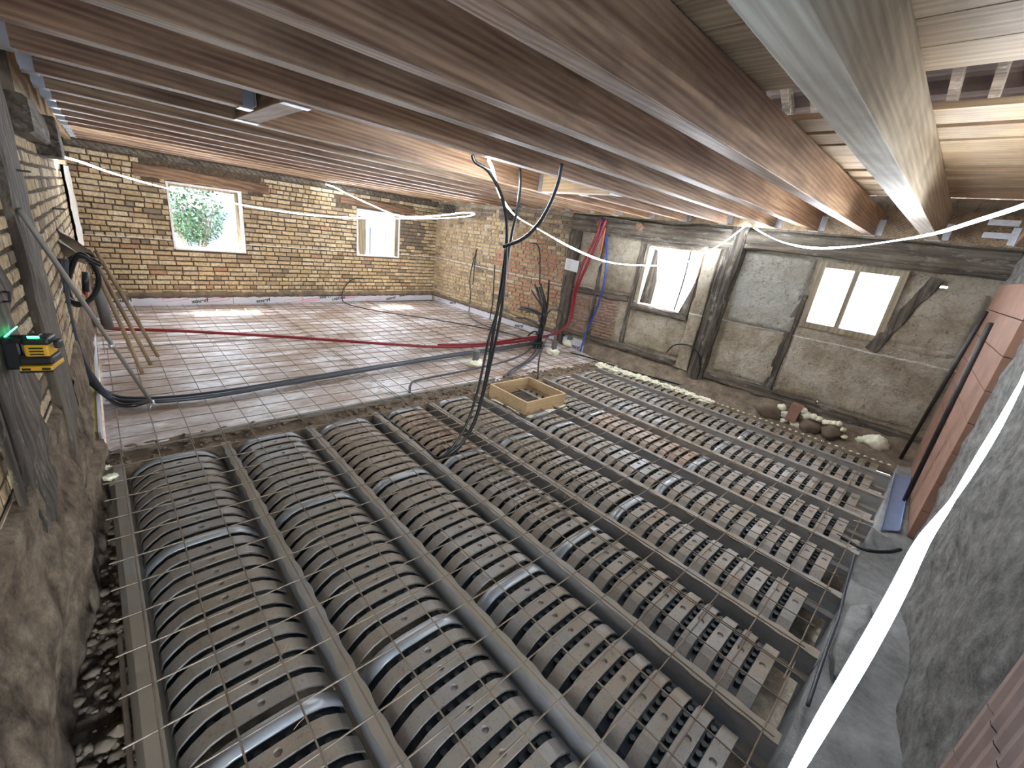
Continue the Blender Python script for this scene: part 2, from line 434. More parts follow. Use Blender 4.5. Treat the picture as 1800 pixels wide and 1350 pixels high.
def wall_mesh(p0, d, L, nout, openings, z0, z1, th):
    """solid wall slab with openings; p0 start, d unit direction, nout outward normal"""
    ss = sorted({0, L, *[o[0] for o in openings], *[o[1] for o in openings]})
    zs = sorted({z0, z1, *[o[2] for o in openings], *[o[3] for o in openings]})
    b = MB(); p0 = V(p0); d = V(d); n = V(nout)
    def solid(i, j):
        if i < 0 or j < 0 or i >= len(ss)-1 or j >= len(zs)-1: return False
        s, z = (ss[i]+ss[i+1])/2, (zs[j]+zs[j+1])/2
        return not any(o[0] < s < o[1] and o[2] < z < o[3] for o in openings)
    P = lambda s, z, k: p0 + d*s + n*k + V((0, 0, z))
    for i in range(len(ss)-1):
        for j in range(len(zs)-1):
            if not solid(i, j): continue
            a, c, e, g = ss[i], ss[i+1], zs[j], zs[j+1]
            b.add([P(a, e, 0), P(c, e, 0), P(c, g, 0), P(a, g, 0)], [(0, 1, 2, 3)])
            b.add([P(a, e, th), P(c, e, th), P(c, g, th), P(a, g, th)], [(3, 2, 1, 0)])
            for (ii, jj, q) in ((i-1, j, [P(a, e, 0), P(a, g, 0), P(a, g, th), P(a, e, th)]), (i+1, j, [P(c, e, 0), P(c, e, th), P(c, g, th), P(c, g, 0)]),
                                (i, j-1, [P(a, e, 0), P(a, e, th), P(c, e, th), P(c, e, 0)]), (i, j+1, [P(a, g, 0), P(c, g, 0), P(c, g, th), P(a, g, th)])):
                if not solid(ii, jj): b.add(q, [(0, 1, 2, 3)])
    return b
def bricks(b, p0, d, L, nin, openings, z0, z1, seed, tintfn=None, course=.0745, length=.215, flush=False):
    rnd = random.Random(seed); p0 = V(p0); d = V(d); n = V(nin); row = 0; z = z0
    while z + course*.6 < z1:
        s = -rnd.random()*length
        head = rnd.random() < .35
        while s < L:
            ln = (length*.5 if (head and rnd.random() < .9) or rnd.random() < .12 else length)*rnd.uniform(.93, 1.05)
            a, c = max(s, 0), min(s+ln-rnd.uniform(.010, .017), L); s += ln
            if c-a < .03: continue
            zz0, zz1 = z+rnd.uniform(0, .006), z+course-.015+rnd.uniform(-.006, .004)
            if any(a < o[1]+.005 and c > o[0]-.005 and zz0 < o[3]+.004 and zz1 > o[2]-.004 for o in openings):
                ok = False
                for o in openings:
                    if zz0 < o[3]+.004 and zz1 > o[2]-.004 and a < o[1]+.005 and c > o[0]-.005:
                        if a < o[0]-.05: c = o[0]-.008; ok = True
                        elif c > o[1]+.05: a = o[1]+.008; ok = True
                if not ok: continue
            out = rnd.uniform(.003, .007) if flush else rnd.uniform(.010, .024); t = rnd.random()
            if tintfn: t = tintfn((a+c)/2, z, t, rnd)
            jj = .0015 if flush else .004; j = lambda: rnd.uniform(-jj, jj)
            fr_ = [p0+d*(a+.005+j())+V((0, 0, zz0+.004+j()))+n*(out+j()*.6), p0+d*(c-.005+j())+V((0, 0, zz0+.004+j()))+n*(out+j()*.6),
                   p0+d*(c-.005+j())+V((0, 0, zz1-.004+j()))+n*(out+j()*.6), p0+d*(a+.005+j())+V((0, 0, zz1-.004+j()))+n*(out+j()*.6)]
            mid = [p0+d*x+V((0, 0, y))+n*(out-.006) for x, y in ((a, zz0), (c, zz0), (c, zz1), (a, zz1))]
            bk = [p0+d*x+V((0, 0, y))-n*.01 for x, y in ((a, zz0), (c, zz0), (c, zz1), (a, zz1))]
            b.add(fr_+mid+bk, [(0, 1, 2, 3)] + [(i, 4+i, 4+(i+1) % 4, (i+1) % 4) for i in range(4)] + [(4+i, 8+i, 8+(i+1) % 4, 4+(i+1) % 4) for i in range(4)], t)
        z += course; row += 1

# ---- far wall
dfar = V((1, .043, 0)).normalized(); nfar = V((.043, -1, 0)).normalized()
OPF = [(.90+.12, 1.89+.12, .87, 1.84), (3.89+.12, 4.87+.12, .925, 1.83)]
pf = (-.12, yf(-.12), 0)
wf = struct(wall_mesh(pf, dfar, 6.15, -nfar, OPF, -.3, TOP, .24).build('wall_far', M['mortar']))
def tf(s, z, t, r):
    if z > 2.02: t = .76 if r.random() < .6 else t
    if 5.0 < s < 5.6 and 1.1 < z < 1.7 and r.random() < .75: return .815
    return t*.8 if r.random() > .03 else .9
LF = (.75, 2.30, 1.84, 2.05)
bb = MB(); bricks(bb, pf, dfar, 6.0, nfar, OPF + [LF, (3.6, 5.3, 1.86, 2.02)], .17, 2.15, 3, tf)
bb.build('brickwork', M['brick'], wf)
# ---- right wall : brick part
drt = V((.0470, -1, 0)).normalized(); nrt = V((-1, -.047, 0)).normalized()
prt = (xr(8.9), 8.9, 0)
def pr(y, z, k=0.0):
    return V((xr(y), y, z)) + nrt*k
def S(y): return (8.9-y)/drt.y*-1
OPR = [(S(3.50), S(2.66), .95, 1.85), (S(1.25), S(.55), 1.18, 1.86), (S(.53), S(.42), 1.99, 2.05), (S(.28), S(.17), 1.78, 1.80), (S(.86), S(.83), .24, .30), (S(4.0), S(3.95), .33, .365), (S(3.88), S(3.84), .33, .365), (S(2.10), S(2.08), .14, .155), (S(5.0),S(4.97),1.9,1.92)]
wr = struct(wall_mesh(prt, drt, 9.6, -nrt, OPR, -.3, TOP, .22).build('wall_right', M['clay']))
def tr_(s, z, t, r):
    if 2.1 < s < 4.0 and .2 < z < 1.75 and (s-3.0)**2/.9+(z-1.0)**2/.55 < 1 and r.random() < .72: return r.uniform(.88, 1)
    if z > 1.9 and r.random() < .5: return .8
    return t*.8
bb = MB(); bricks(bb, prt, drt, S(4.98), nrt, [], .15, 2.15, 5, tr_)
bb.build('brickwork', M['brick'], wr)
# pink infill bricks in the timber frame
bb = MB(); p2 = V(prt)+drt*S(4.75)+V((0, 0, 0)); bricks(bb, p2, drt, .95, nrt, [(.40, .47, 0, 2)], .26, .93, 9, lambda s, z, t, r: r.random(), .052, .2)
bb.build('infill_brickwork', M['terra2'], wr)
b = MB()
b.sheet(170, 6, lambda a, c: (lambda x: V((x, yf(x)-.004-(.045+.03*fr(x, c, 0, 5))*(math.sin(min(1, c*1.15)*math.pi)), .10+.13*c+.015*fr(x, c, 3, 9))))(-.1+5.95*a))
b.build('rough_plinth', M['sole'], wf, True)
b = MB()
b.sheet(120, 6, lambda a, c: pr(8.8-3.85*a, .09+.12*c+.015*fr(a*4, c, 3, 9), .004+(.04+.03*fr(a*4, c, 0, 5))*math.sin(min(1, c*1.15)*math.pi)))
b.build('rough_plinth', M['sole'], wr, True)
# plaster panels : rough sheet in front of the slab
def panel(y0, y1, z0, z1, seed, k=.03, amp=.035):
    b = MB(); nx = max(6, int(abs(y1-y0)/.035)); nz = max(6, int((z1-z0)/.035))
    def f(a, c):
        y = y0+(y1-y0)*a; z = z0+(z1-z0)*c
        e = min(a, 1-a, c*(z1-z0)/abs(y1-y0), (1-c)*(z1-z0)/abs(y1-y0))*abs(y1-y0)
        kk = k + amp*fr(y+seed, z, 0, 2.5)*.6 + .006*fr(y, z, seed, 16)
        return pr(y, z, max(.001, kk*min(1, e/.03 + .25)) if e > .001 else -.02)
    def skip(a, c):
        y = y0+(y1-y0)*a; z = z0+(z1-z0)*c
        return any(o[0] < S(y) < o[1] and o[2] < z < o[3] for o in OPR)
    b.sheet(nx, nz, f, skip); return b
q = MB()
for i, a in enumerate([(4.75, 3.62, 1.06, 1.93), (3.6, 2.62, .30, .90), (2.16, 1.38, .28, 1.0), (1.33, -.16, .26, 1.14), (.46, -.16, 1.12, 1.78), (1.3, -.1, 1.08, 1.18)]):
    p = panel(*a, i*7.3); q.add(p.v, p.f)
q.build('plaster_panel', M['clay'], wr, True)
p = panel(2.16, 1.33, 1.0, 1.93, 91, .04, .03); p.build('plaster_panel', M['pale_lit_clay'], wr, True)
# base of the right wall: rough footing, sloping to the floor edge
b = MB()
b.sheet(150, 14, lambda a, c: (lambda y: V(((5.66+.2*max(0, y-3.5)) + (xr(y)+.02-(5.66+.2*max(0, y-3.5)))*c, y, -.06 + .26*c**1.3 + .035*fr(y, c, 3, 5)*(1 if c > .05 else .3) + .03*fn(y, c, 0, 1.7))))(-.3+a*4.6))
struct(b.build('trim_1', M['sole'], None, True), 'rough earthen footing along the right wall')
# ---- left wall
dl = V((.0225, 1, 0)).normalized(); nl = V((1, -.0225, 0)).normalized()
dl2 = V((.075, 1, 0)).normalized(); nl2 = V((1, -.075, 0)).normalized()
plf = (xl(3.5), 3.5, 0); plf2 = (xl(-1.6), -1.6, 0)
wl_ = struct(wall_mesh(plf, dl, 5.3, -nl, [], -.3, TOP, .3).build('wall_left', M['mortar']))
wl2 = struct(wall_mesh(plf2, dl2, 5.12, -nl2, [], -.4, TOP, .3).build('wall_left', M['mortar']))
tl = lambda s, z, t, r: t*.66 if r.random() > .1 else .8
bb = MB(); bricks(bb, plf, dl, 5.2, nl, [(3.6, 4.9, .9, 2.0)], .52, 2.12, 11, tl, flush=True)
bb.build('brickwork', M['brick'], wl_)
bb = MB(); bricks(bb, plf2, dl2, 5.1, nl2, [], .60, 2.12, 12, tl, flush=True)
bb.build('brickwork', M['brick'], wl2)
b = MB()
def lf(a, c):
    y = -.6 + 4.25*a; z = -.38 + 1.05*c
    foot = max(0, min(1, (y-2.2)/1.2))
    k = .02 + .03*(1-c) + .035*fr(y, z*.6, 1, 2.2) + .014*fr(y, z, 4, 9) + .05*foot*(1 if z < .12 else 0)
    k += .05*max(0, 1-abs(z-.22)/.22)*(.6+.8*fn(y, z, 2, 2.4))
    if c > .97 : k = .004
    return V((xl(y)+k, y, z))
b.sheet(190, 50, lf); b.build('render_coat', M['leftclay'], wl2, True)
b = MB()
def lf2(a, c):
    y = 3.5 + 5.1*a; z = -.1 + .72*c
    return V((xl(y)+.02+.022*fr(y, z, 1, 2.6)+.010*fr(y, z, 4, 9) - (.02 if c > .97 else 0), y, z))
b.sheet(110, 20, lf2); b.build('render_coat', M['leftclay'], wl_, True)
# ---- near wall
dn = V((1, .055, 0)).normalized(); nn_ = V((-.055, 1, 0)).normalized()
pn = (.62, yn(.62), 0)
wn_ = struct(wall_mesh(pn, dn, 6.2, -nn_, [], -.3, TOP, .25).build('wall_near', M['nearwall']))
b = MB()
b.sheet(170, 60, lambda a, c: (lambda x, z: V((x, yn(x)+.012+.035*fr(x, z, 2, 2.0)*(.3 if c>.98 else 1)+.01*fr(x, z, 8, 9), z)))(1.2+5.0*a, -.15+2.7*c))
b.build('render_coat', M['nearwall'], wn_, True)
b = MB(); b.lohi((.10, -1.55, -.7), (1.2, -1.35, TOP)); b.lohi((-1.2, -1.55, .95), (.10, -1.35, TOP)); b.lohi((.70, -1.36, -.7), (.95, -.5, TOP)); struct(b.build('wall_back_block', M['nearwall']), 'unseen wall added behind the viewpoint to cut the light from there')  # unseen, added to limit light from behind the camera to a low opening
# ground outside
b = MB(); b.lohi((-30, -30, -.75), (40, 40, -.7)); g = struct(b.build('ground', M['gravel']), 'pale gravel ground outside the building')
b = MB(); b.lohi((-.6, -2.2, -.69), (6.5, 9.1, -.40)); struct(b.build('floor', M['soil']), 'bare earth under the floor beams')
# rubble and soil
b = MB(); b.sheet(26, 120, lambda a, c: (lambda x, y: V((x, y, -.26+.05*fr(x, y, 0, 5)+.035*fr(x, y, 5, 14))))(-.42+.42*a, -1.3+4.9*c))
struct(b.build('floor', M['soil'], None, True), 'dark rubble trench beside the left wall')
b = MB(); b.sheet(220, 16, lambda a, c: (lambda x, y: V((x, y, -.018+.022*fr(x, y, 0, 4)+.008*fr(x, y, 5, 18) - (.2 if c < .02 else 0))))(-.25+6.05*a, 3.40+.34*c))
struct(b.build('floor', M['soil'], None, True), 'strip of brown soil between former rows and insulated floor')
# insulated floor
b = MB(); b.lohi((-.14, 3.70, -.39), (5.92, 8.72, -.02)); struct(b.build('floor', M['insul']), 'pale foil-faced insulation floor smeared with mud')
# ledge along the near wall
b = MB()
def lg(a, c):
    x = .9+5.2*a; y0 = yn(x)-.02; y = y0 + (-.06-y0)*c
    z = -.0 + .02*fr(x, y, 0, 4) + (0 if x > 3.95 else -.16 if x > 3.25 else -.05) - (.35 if c > .97 else 0)
    return V((x, y, z))
b.sheet(150, 14, lg); struct(b.build('trim_2', M['ledge'], None, True), 'dusty ledge along the near wall')

# ------------------------------------------------------------------ floor beams and formers
BX = [-.064+.6*i for i in range(10)]
def beam(i):
    x1 = BX[i]; y0, y1 = -.07-.01*(i % 3), 3.44+.02*(i % 2)
    lab = 'prestressed concrete floor beam beside the rubble trench, first from the left wall' if i == 0 else 'wavy-topped concrete floor beam, %s from the left wall' % ORD[i]
    if i == 9: lab = 'last wavy-topped concrete floor beam before the right wall footing'
    t = thing('floor_beam', lab, 'beam', (x1-.03, (y0+y1)/2, -.17), 'concrete floor beams')
    b = MB(); n = 140; ys = [y0+(y1-y0)*k/n for k in range(n+1)]; vs = []; fs = []
    for y in ys:
        wv = (.0035+.0003*i)*math.sin(y*2*math.pi/.155+i) if i else 0
        nz = .0015*fn(y, i, 0, 20)
        for (x, z) in ((x1-.056-wv, 0+nz), (x1+wv, 0+nz), (x1-.004, -.018), (x1-.004, -.125), (x1+.032, -.135), (x1+.032, -.17), (x1-.088, -.17), (x1-.088, -.135), (x1-.052, -.125), (x1-.052, -.018)):
            vs.append((x, y, z))
    for k in range(n):
        for j in range(10): fs.append((k*10+j, k*10+(j+1) % 10, (k+1)*10+(j+1) % 10, (k+1)*10+j))
    fs += [tuple(range(10))[::-1], tuple(n*10+j for j in range(10))]
    b.add(vs, fs); b.build('concrete_beam', M['concrete'], t)
    if i == 0:
        b = MB(); b.tube([(x1-.1, y0, -.1), (x1-.1, 2.0, -.1)], .009, 8, False); b.build('reinforcing_bar', M['steel'], t)
    return t
for i in range(10): beam(i)
PROF = [(-.262, -.13), (-.25, -.088), (-.212, -.05), (-.165, -.017), (-.12, -.004), (-.04, 0), (.04, 0), (.12, -.004), (.165, -.017), (.212, -.05), (.25, -.088), (.262, -.13)]
RW, PITCH_ = .0655, .0996
def former_parts(nr, hw=1.0, detail=True):
    """ribs, slots, studs for a former of nr ribs; runs from y=0 to -nr*pitch; returns three builders"""
    ribs, slot, joint = MB(), MB(), MB()
    pr_ = [(x*hw, z) for x, z in PROF]
    sp_ = [(x*hw*.965, z-.040 if abs(x) < .2 else z-.02) for x, z in PROF]
    for k in range(nr):
        ya = -k*PITCH_ - .004; yb = ya - RW
        tgt = joint if k == 0 else ribs
        lift = .003 if k == 0 else 0
        bl = .004
        rings = []
        bl = .0025
        for (yy, ins) in ((ya-.022, .011), (ya, .009), (ya-.0015, 0), (yb+.0015, 0), (yb, .009), (yb+.022, .011)):
            rings.append([(x*(1-ins*.6), yy, z+lift-ins) for x, z in pr_])
        m = len(pr_); vs = [p for r_ in rings for p in r_]; fs = []
        for r_ in range(5):
            for j in range(m-1):
                if r_ == 2 and j == 5 and k != 0: continue
                fs.append((r_*m+j, (r_+1)*m+j, (r_+1)*m+j+1, r_*m+j+1))
        tgt.add(vs, fs)
        if k != 0:      # crown patch with a round dimple
            y0_, y1_ = ya-.0015, yb+.0015; cy = (y0_+y1_)/2; hx, hy = .04*hw, (y0_-y1_)/2; n = 16
            rect, c1, c2 = [], [], []
            for q_ in range(n):
                a = 2*math.pi*(q_+.5)/n; ca, sa = math.cos(a), math.sin(a)
                s_ = min(hx/max(abs(ca), 1e-6), hy/max(abs(sa), 1e-6))
                rect.append((ca*s_, cy+sa*s_, 0)); c1.append((ca*.0155, cy+sa*.0155, 0)); c2.append((ca*.011, cy+sa*.011, -.009))
            # true corners
            vs = rect+c1+c2; fs = [(q_, (q_+1) % n, n+(q_+1) % n, n+q_) for q_ in range(n)]
            fs += [(n+q_, n+(q_+1) % n, 2*n+(q_+1) % n, 2*n+q_) for q_ in range(n)] + [tuple(range(2*n, 3*n))]
            for sx, sy in ((1, 1), (-1, 1), (-1, -1), (1, -1)):
                co = len(vs); vs.append((sx*hx, cy+sy*hy, 0))
                near = sorted(range(n), key=lambda q_: (rect[q_][0]-sx*hx)**2+(rect[q_][1]-cy-sy*hy)**2)[:2]
                fs.append((co, near[0], near[1]))
            ribs.add(vs, fs)
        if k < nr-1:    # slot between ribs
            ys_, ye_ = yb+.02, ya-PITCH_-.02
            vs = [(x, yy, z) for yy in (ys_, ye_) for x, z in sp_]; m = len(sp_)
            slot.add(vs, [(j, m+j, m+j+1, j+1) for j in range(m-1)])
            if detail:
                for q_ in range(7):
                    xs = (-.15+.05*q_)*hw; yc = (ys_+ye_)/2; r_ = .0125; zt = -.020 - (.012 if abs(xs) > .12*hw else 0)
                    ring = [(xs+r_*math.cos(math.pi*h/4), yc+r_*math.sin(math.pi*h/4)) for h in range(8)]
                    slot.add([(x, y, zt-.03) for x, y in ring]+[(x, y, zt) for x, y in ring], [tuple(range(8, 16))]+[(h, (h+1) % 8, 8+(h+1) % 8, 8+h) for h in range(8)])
    return ribs, slot, joint
def make_proto(nr, hw=1.0):
    t = thing('void_former', 'x', 'floor former', (0, 0, -.13))
    a, s_, j = former_parts(nr, hw)
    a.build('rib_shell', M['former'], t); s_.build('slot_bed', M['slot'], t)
    o = j.build('joint_rib', M['joint'], t, True); o['label'] = 'smooth shiny joint rib'
    return t
def copy_tree(o, parent=None):
    c = o.copy(); COL.objects.link(c); c.parent = parent
    for ch in list(o.children): copy_tree(ch, c)
    return c
SEG = [(3.42, 10, 'far end of its row against the soil strip'), (2.42, 12, 'middle of its row'), (1.22, 12, 'end of its row nearest the camera side')]
protos = {}
for r in range(9):
    for q_, (ys, nr, wh) in enumerate(SEG):
        if r == 5 and q_ == 0: ys, nr = 2.72, 3
        key = nr
        if key in protos: t = copy_tree(protos[key])
        else: t = make_proto(nr); protos[key] = t
        t.location = (BX[r]+.272, ys+.012*math.sin(r*2.1), -.13+(.0 if r else .0))
        colour = 'grey ribbed plastic floor former'
        lab = 'grey ribbed floor former, %s row from the left wall, %s' % (ORD[r], ['far piece', 'middle piece', 'near piece'][q_])
        t['label'] = lab; t['group'] = 'ribbed floor formers between the beams'
pn2 = {}
for q_, (ys, nr, wh) in enumerate(SEG):
    if nr in pn2: t = copy_tree(pn2[nr])
    else: t = make_proto(nr, .56); pn2[nr] = t
    t.location = (BX[9]+.155, ys, -.135)
    t['label'] = 'narrow cut ribbed former along the right wall footing, ' + ['far piece', 'middle piece', 'near piece'][q_]
    t['group'] = 'ribbed floor formers between the beams'
# grey edge profile along the soil strip
t = thing('edge_profile', 'long grey edging profile lying between soil strip and insulation floor', 'edging', (1.9, 3.74, -.02))
b = MB(); b.bar((.29, 3.66, -.002), (3.45, 3.72, .0), .035, .03); b.build('flat_face', M['greyc'], t, False, .003)
for o in (t.children[0],): o.data.materials[0] = M['concrete']

b = MB(); rnd = random.Random(21)
for i in range(900):
    if i % 3: x, y = rnd.uniform(-.38, -.13), rnd.uniform(1.0, 3.4); zc = -.25+.05*fr(x, y, 0, 5)
    else: x, y = rnd.uniform(-.2, 5.6), rnd.uniform(3.44, 3.72); zc = -.005+.02*fr(x, y, 0, 4)
    r = rnd.uniform(.006, .018) if rnd.random() < .85 else rnd.uniform(.018, .035)
    b.blob((x, y, zc), (r*rnd.uniform(.8, 1.4), r, r*.7), i, .5, 2, 7, 5)
o = b.build('rubble', M['stone'], None, True); tag(o, 'loose crumbs of brick and earth in the trench and on the soil strip', 'rubble', None, 'stuff')
b = MB()
for i in range(70):
    x, y = rnd.uniform(0, 5.5), rnd.uniform(.2, 3.3); a = rnd.uniform(0, 3.1); L_ = rnd.uniform(.03, .09)
    b.tube([(x, y, .012), (x+L_*.5*math.cos(a), y+L_*.5*math.sin(a), .018), (x+L_*math.cos(a), y+L_*math.sin(a), .013)], .0013, 4, False)
o = b.build('straw', M['board']); tag(o, 'scattered straw bits and wood slivers on the formers', 'straw', None, 'stuff')
# ------------------------------------------------------------------ welded wire mesh panels
def wires(x0, x1, y0, y1, seed, z=.012, tx=0.0, ty=0.0):
    rnd = random.Random(seed); b = MB(); r = .0036
    k = math.ceil((x0-.12)/.195); X = []
    while .12+.195*k <= x1: X.append(.12+.195*k+tx); k += 1
    k = math.ceil((y0-.19)/.2); Y = []
    while .19+.2*k <= y1: Y.append(.19+.2*k+ty); k += 1
    ph = rnd.random()*9
    zz = lambda x, y: z + .006*fn(x, y, ph, 1.2)
    for x in X:
        b.tube([(x+.004*fn(x, y_, ph, 1.5), y_, zz(x, y_)+.005) for y_ in [y0+(y1-y0)*i/8 for i in range(9)]], r, 6, False)
    for y in Y:
        b.tube([(x_, y+.004*fn(x_, y, ph+4, 1.5), zz(x_, y)) for x_ in [x0+(x1-x0)*i/10 for i in range(11)]], r, 6, False)
    return b
for (x0, x1, y0, y1, tx, lab) in [(-.17, 2.15, -.05, 3.62, 0, 'welded steel wire mesh panel over the formers beside the left wall'),
                              (2.0, 4.15, -.02, 3.6, .01, 'welded steel wire mesh panel over the middle formers by the wooden box'),
                              (4.0, 5.75, 0.0, 3.65, -.012, 'welded steel wire mesh panel over the formers along the right wall'),
                              (-.12, 2.1, 3.5, 6.2, .012, 'welded wire mesh panel on the insulation floor beside leaning shovels'),
                              (2.0, 4.1, 3.48, 6.2, -.014, 'welded wire mesh panel on the middle of the insulation floor'),
                              (3.95, 5.8, 3.5, 6.25, .01, 'welded wire mesh panel around the bundle of conduits'),
                              (-.1, 2.1, 6.05, 8.5, -.01, 'welded wire mesh panel below the large far window'),
                              (2.0, 4.1, 6.05, 8.55, .013, 'welded wire mesh panel below the wall between the far windows'),
                              (4.0, 5.8, 6.05, 8.6, 0, 'welded wire mesh panel in the far right corner')]:
    o = wires(x0, x1, y0, y1, int(x0*10+y0*100), .012 if tx <= 0 else .016, tx, tx).build('wire_mesh', M['steel'])
    tag(o, lab, 'wire mesh', 'wire mesh panels')
b = wires(1.85, 2.55, 1.35, 3.1, 77, .02, .05, .07); o = b.build('wire_mesh', M['steel']); tag(o, 'small overlapping offcut of wire mesh near the ends of the hanging conduits', 'wire mesh', 'wire mesh panels')

# ------------------------------------------------------------------ insulation edge strips with print
def text_mesh(s, size, depth=.0008):
    cu = bpy.data.curves.new('lettering', 'FONT'); cu.body = s; cu.size = size; cu.extrude = depth; cu.align_x = 'CENTER'; cu.align_y = 'CENTER'; cu.offset = size*.035
    o = bpy.data.objects.new('lettering', cu); COL.objects.link(o)
    dg = bpy.context.evaluated_depsgraph_get(); dg.update()
    me = bpy.data.meshes.new_from_object(o.evaluated_get(dg)); bpy.data.objects.remove(o); bpy.data.curves.remove(cu)
    return me
ME_A = text_mesh('xouerf', .085)
ME_B = text_mesh('LAERXER', .068)
def placed(me, name, mt, parent, loc, xdir, n, tilt=0.0):
    o = bpy.data.objects.new(name, me.copy()); o.data.materials.clear(); o.data.materials.append(mt); COL.objects.link(o)
    x = V(xdir).normalized(); n = V(n).normalized(); y = n.cross(x)
    x2 = x*math.cos(tilt)+y*math.sin(tilt); y2 = -x*math.sin(tilt)+y*math.cos(tilt)
    M4 = Matrix((x2, y2, n)).transposed().to_4x4()
    o.parent = parent
    o.matrix_local = Matrix.Translation(V(loc)-parent.location) @ M4
    return o
def strip(p, d, n, s0, s1, h, lab, prints):
    a = V(p)+d*s0; c = V(p)+d*s1
    t = thing('insulation_strip', lab, 'insulation', ((a+c)/2), 'foil insulation strips standing along the wall base')
    b = MB(); q = n*.03
    b.prism([a, c, c+V((0, 0, h)), a+V((0, 0, h*random.uniform(.93, 1.03)))], -q); b.build('foil_board', M['foil'], t)
    for (s, z, kind, tl) in prints:
        c0 = V(p)+d*s+V((0, 0, z))+n*.0015
        if kind in 'AB': placed(ME_A if kind == 'A' else ME_B, 'lettering', M['ink'], t, c0, d, n, tl)
        else:
            x = d*math.cos(tl)+V((0, 0, 1))*math.sin(tl); y = -d*math.sin(tl)+V((0, 0, 1))*math.cos(tl); L_, W_ = .17, .026
            if kind == 'P': bq = MB(); bq.add([c0+x*i+y*j for i, j in ((-L_, -W_), (L_, -W_), (L_, W_), (-L_, W_))], [(0, 1, 2, 3)]); bq.build('printed_panel', M['inkpink'], t)
            bq = MB(); e = .006; c0 = c0+n*.0008
            for (i0, j0, i1, j1) in ((-L_, -W_, L_, -W_+e), (-L_, W_-e, L_, W_), (-L_, -W_, -L_+e, W_), (L_-e, -W_, L_, W_)):
                bq.add([c0+x*i+y*j for i, j in ((i0, j0), (i1, j0), (i1, j1), (i0, j1))], [(0, 1, 2, 3)])
            bq.build('printed_frame', M['inkred'], t)
    return t
pfs = V((-.12, yf(-.12)-.004, -.018)); T = .12
strip(pfs, dfar, nfar, .0, 1.22, .145, 'foil insulation strip at the left end of the far wall base', [(.30, .09, 'A', T), (.95, .10, 'R', T)])
strip(pfs, dfar, nfar, 1.225, 1.75, .15, 'short foil insulation strip with a red frame, left of the far sun patch', [(1.27, .065, 'A', .1), (1.52, .08, 'R', .12)])
strip(pfs, dfar, nfar, 1.755, 2.92, .152, 'foil insulation strip behind the large sun patch on the floor', [(2.22, .055, 'A', T), (2.75, .05, 'R', T)])
strip(pfs, dfar, nfar, 2.925, 3.95, .155, 'foil insulation strip with pink printed bars, left of the black wall cable', [(3.06, .05, 'P', T), (3.35, .11, 'A', T), (3.63, .07, 'B', T), (3.86, .10, 'P', T)])
strip(pfs, dfar, nfar, 3.955, 5.95, .17, 'long foil insulation strip at the right end of the far wall base', [(4.40, .05, 'R', T), (4.82, .06, 'A', T), (5.15, .13, 'A', T), (5.6, .14, 'R', T)])
prs = V((xr(8.8), 8.8, -.018))+nrt*.012
strip(prs, drt, nrt, .05, 2.2, .16, 'foil insulation strip along the right brick wall by the far corner', [(.35, .10, 'R', T), (.75, .09, 'A', T)])
strip(prs, drt, nrt, 2.205, 4.45, .15, 'foil insulation strip along the right brick wall behind the conduit bundle', [(2.9, .05, 'A', T), (3.5, .08, 'R', T)])
o0, o1 = at(978, 598, 'z', -.018), at(1021, 621, 'z', -.018); o0.z = o1.z = -.018; od = (o1-o0); ol = od.length; od.normalize()
t = strip(o0, od, V((od.y, -od.x, 0)), 0, ol, .13, 'short foil insulation offcut with black print by the blue conduit', [(ol*.78, .06, 'A', .05)])
# left edge strip (seen end-on)
t = thing('insulation_strip', 'insulation board on edge along the left wall, yellow core at its broken near end', 'insulation', (-.15, 6, 0), 'foil insulation strips standing along the wall base')
b = MB(); b.prism([(-.155, 3.78, -.02), (-.135, 8.5, -.02), (-.135, 8.5, .12), (-.155, 3.78, .11)], (-.012, 0, 0)); b.build('foil_board', M['foil'], t)
b = MB(); b.prism([(-.168, 3.80, -.02), (-.148, 8.5, -.02), (-.148, 8.5, .115), (-.168, 3.80, .10)], (-.035, 0, 0)); o = b.build('foam_core', M['pufoam'], t); o['label'] = 'yellow foam core'

# ------------------------------------------------------------------ wooden box
P0 = V((2.98, 2.70, 0)); box_x, box_y, bh = .58, .58, .155
t = thing('wooden_box', 'open square wooden formwork box standing on the formers', 'box', (3.3, 3.0, .0))
x0, x1, y0, y1, z0, z1 = 3.03, 3.66, 2.73, 3.33, -.02, .13
for nm, a, c in (('side_board', (x0, y0, z0), (x0+.02, y1, z1)), ('side_board', (x1-.02, y0, z0), (x1, y1, z1)), ('side_board', (x0+.02, y0, z0), (x1-.02, y0+.02, z1)), ('side_board', (x0+.02, y1-.02, z0), (x1-.02, y1, z1))):
    b = MB(); b.lohi(a, c); b.build(nm, M['ply'], t, False, .002)
b = MB()
for i, (c, r) in enumerate([((3.1, 2.68, -.02), (.1, .03, .02)), ((3.35, 2.69, -.02), (.12, .03, .025)), ((3.58, 2.68, -.02), (.1, .035, .03)), ((3.00, 2.9, -.02), (.02, .12, .02)), ((3.0, 3.15, -.02), (.02, .1, .02))]): b.blob(c, r, i, .5)
tag(b.build('foam_seal', M['foam'], None, True), 'cream expanding foam squeezed out around the wooden box foot', 'foam')

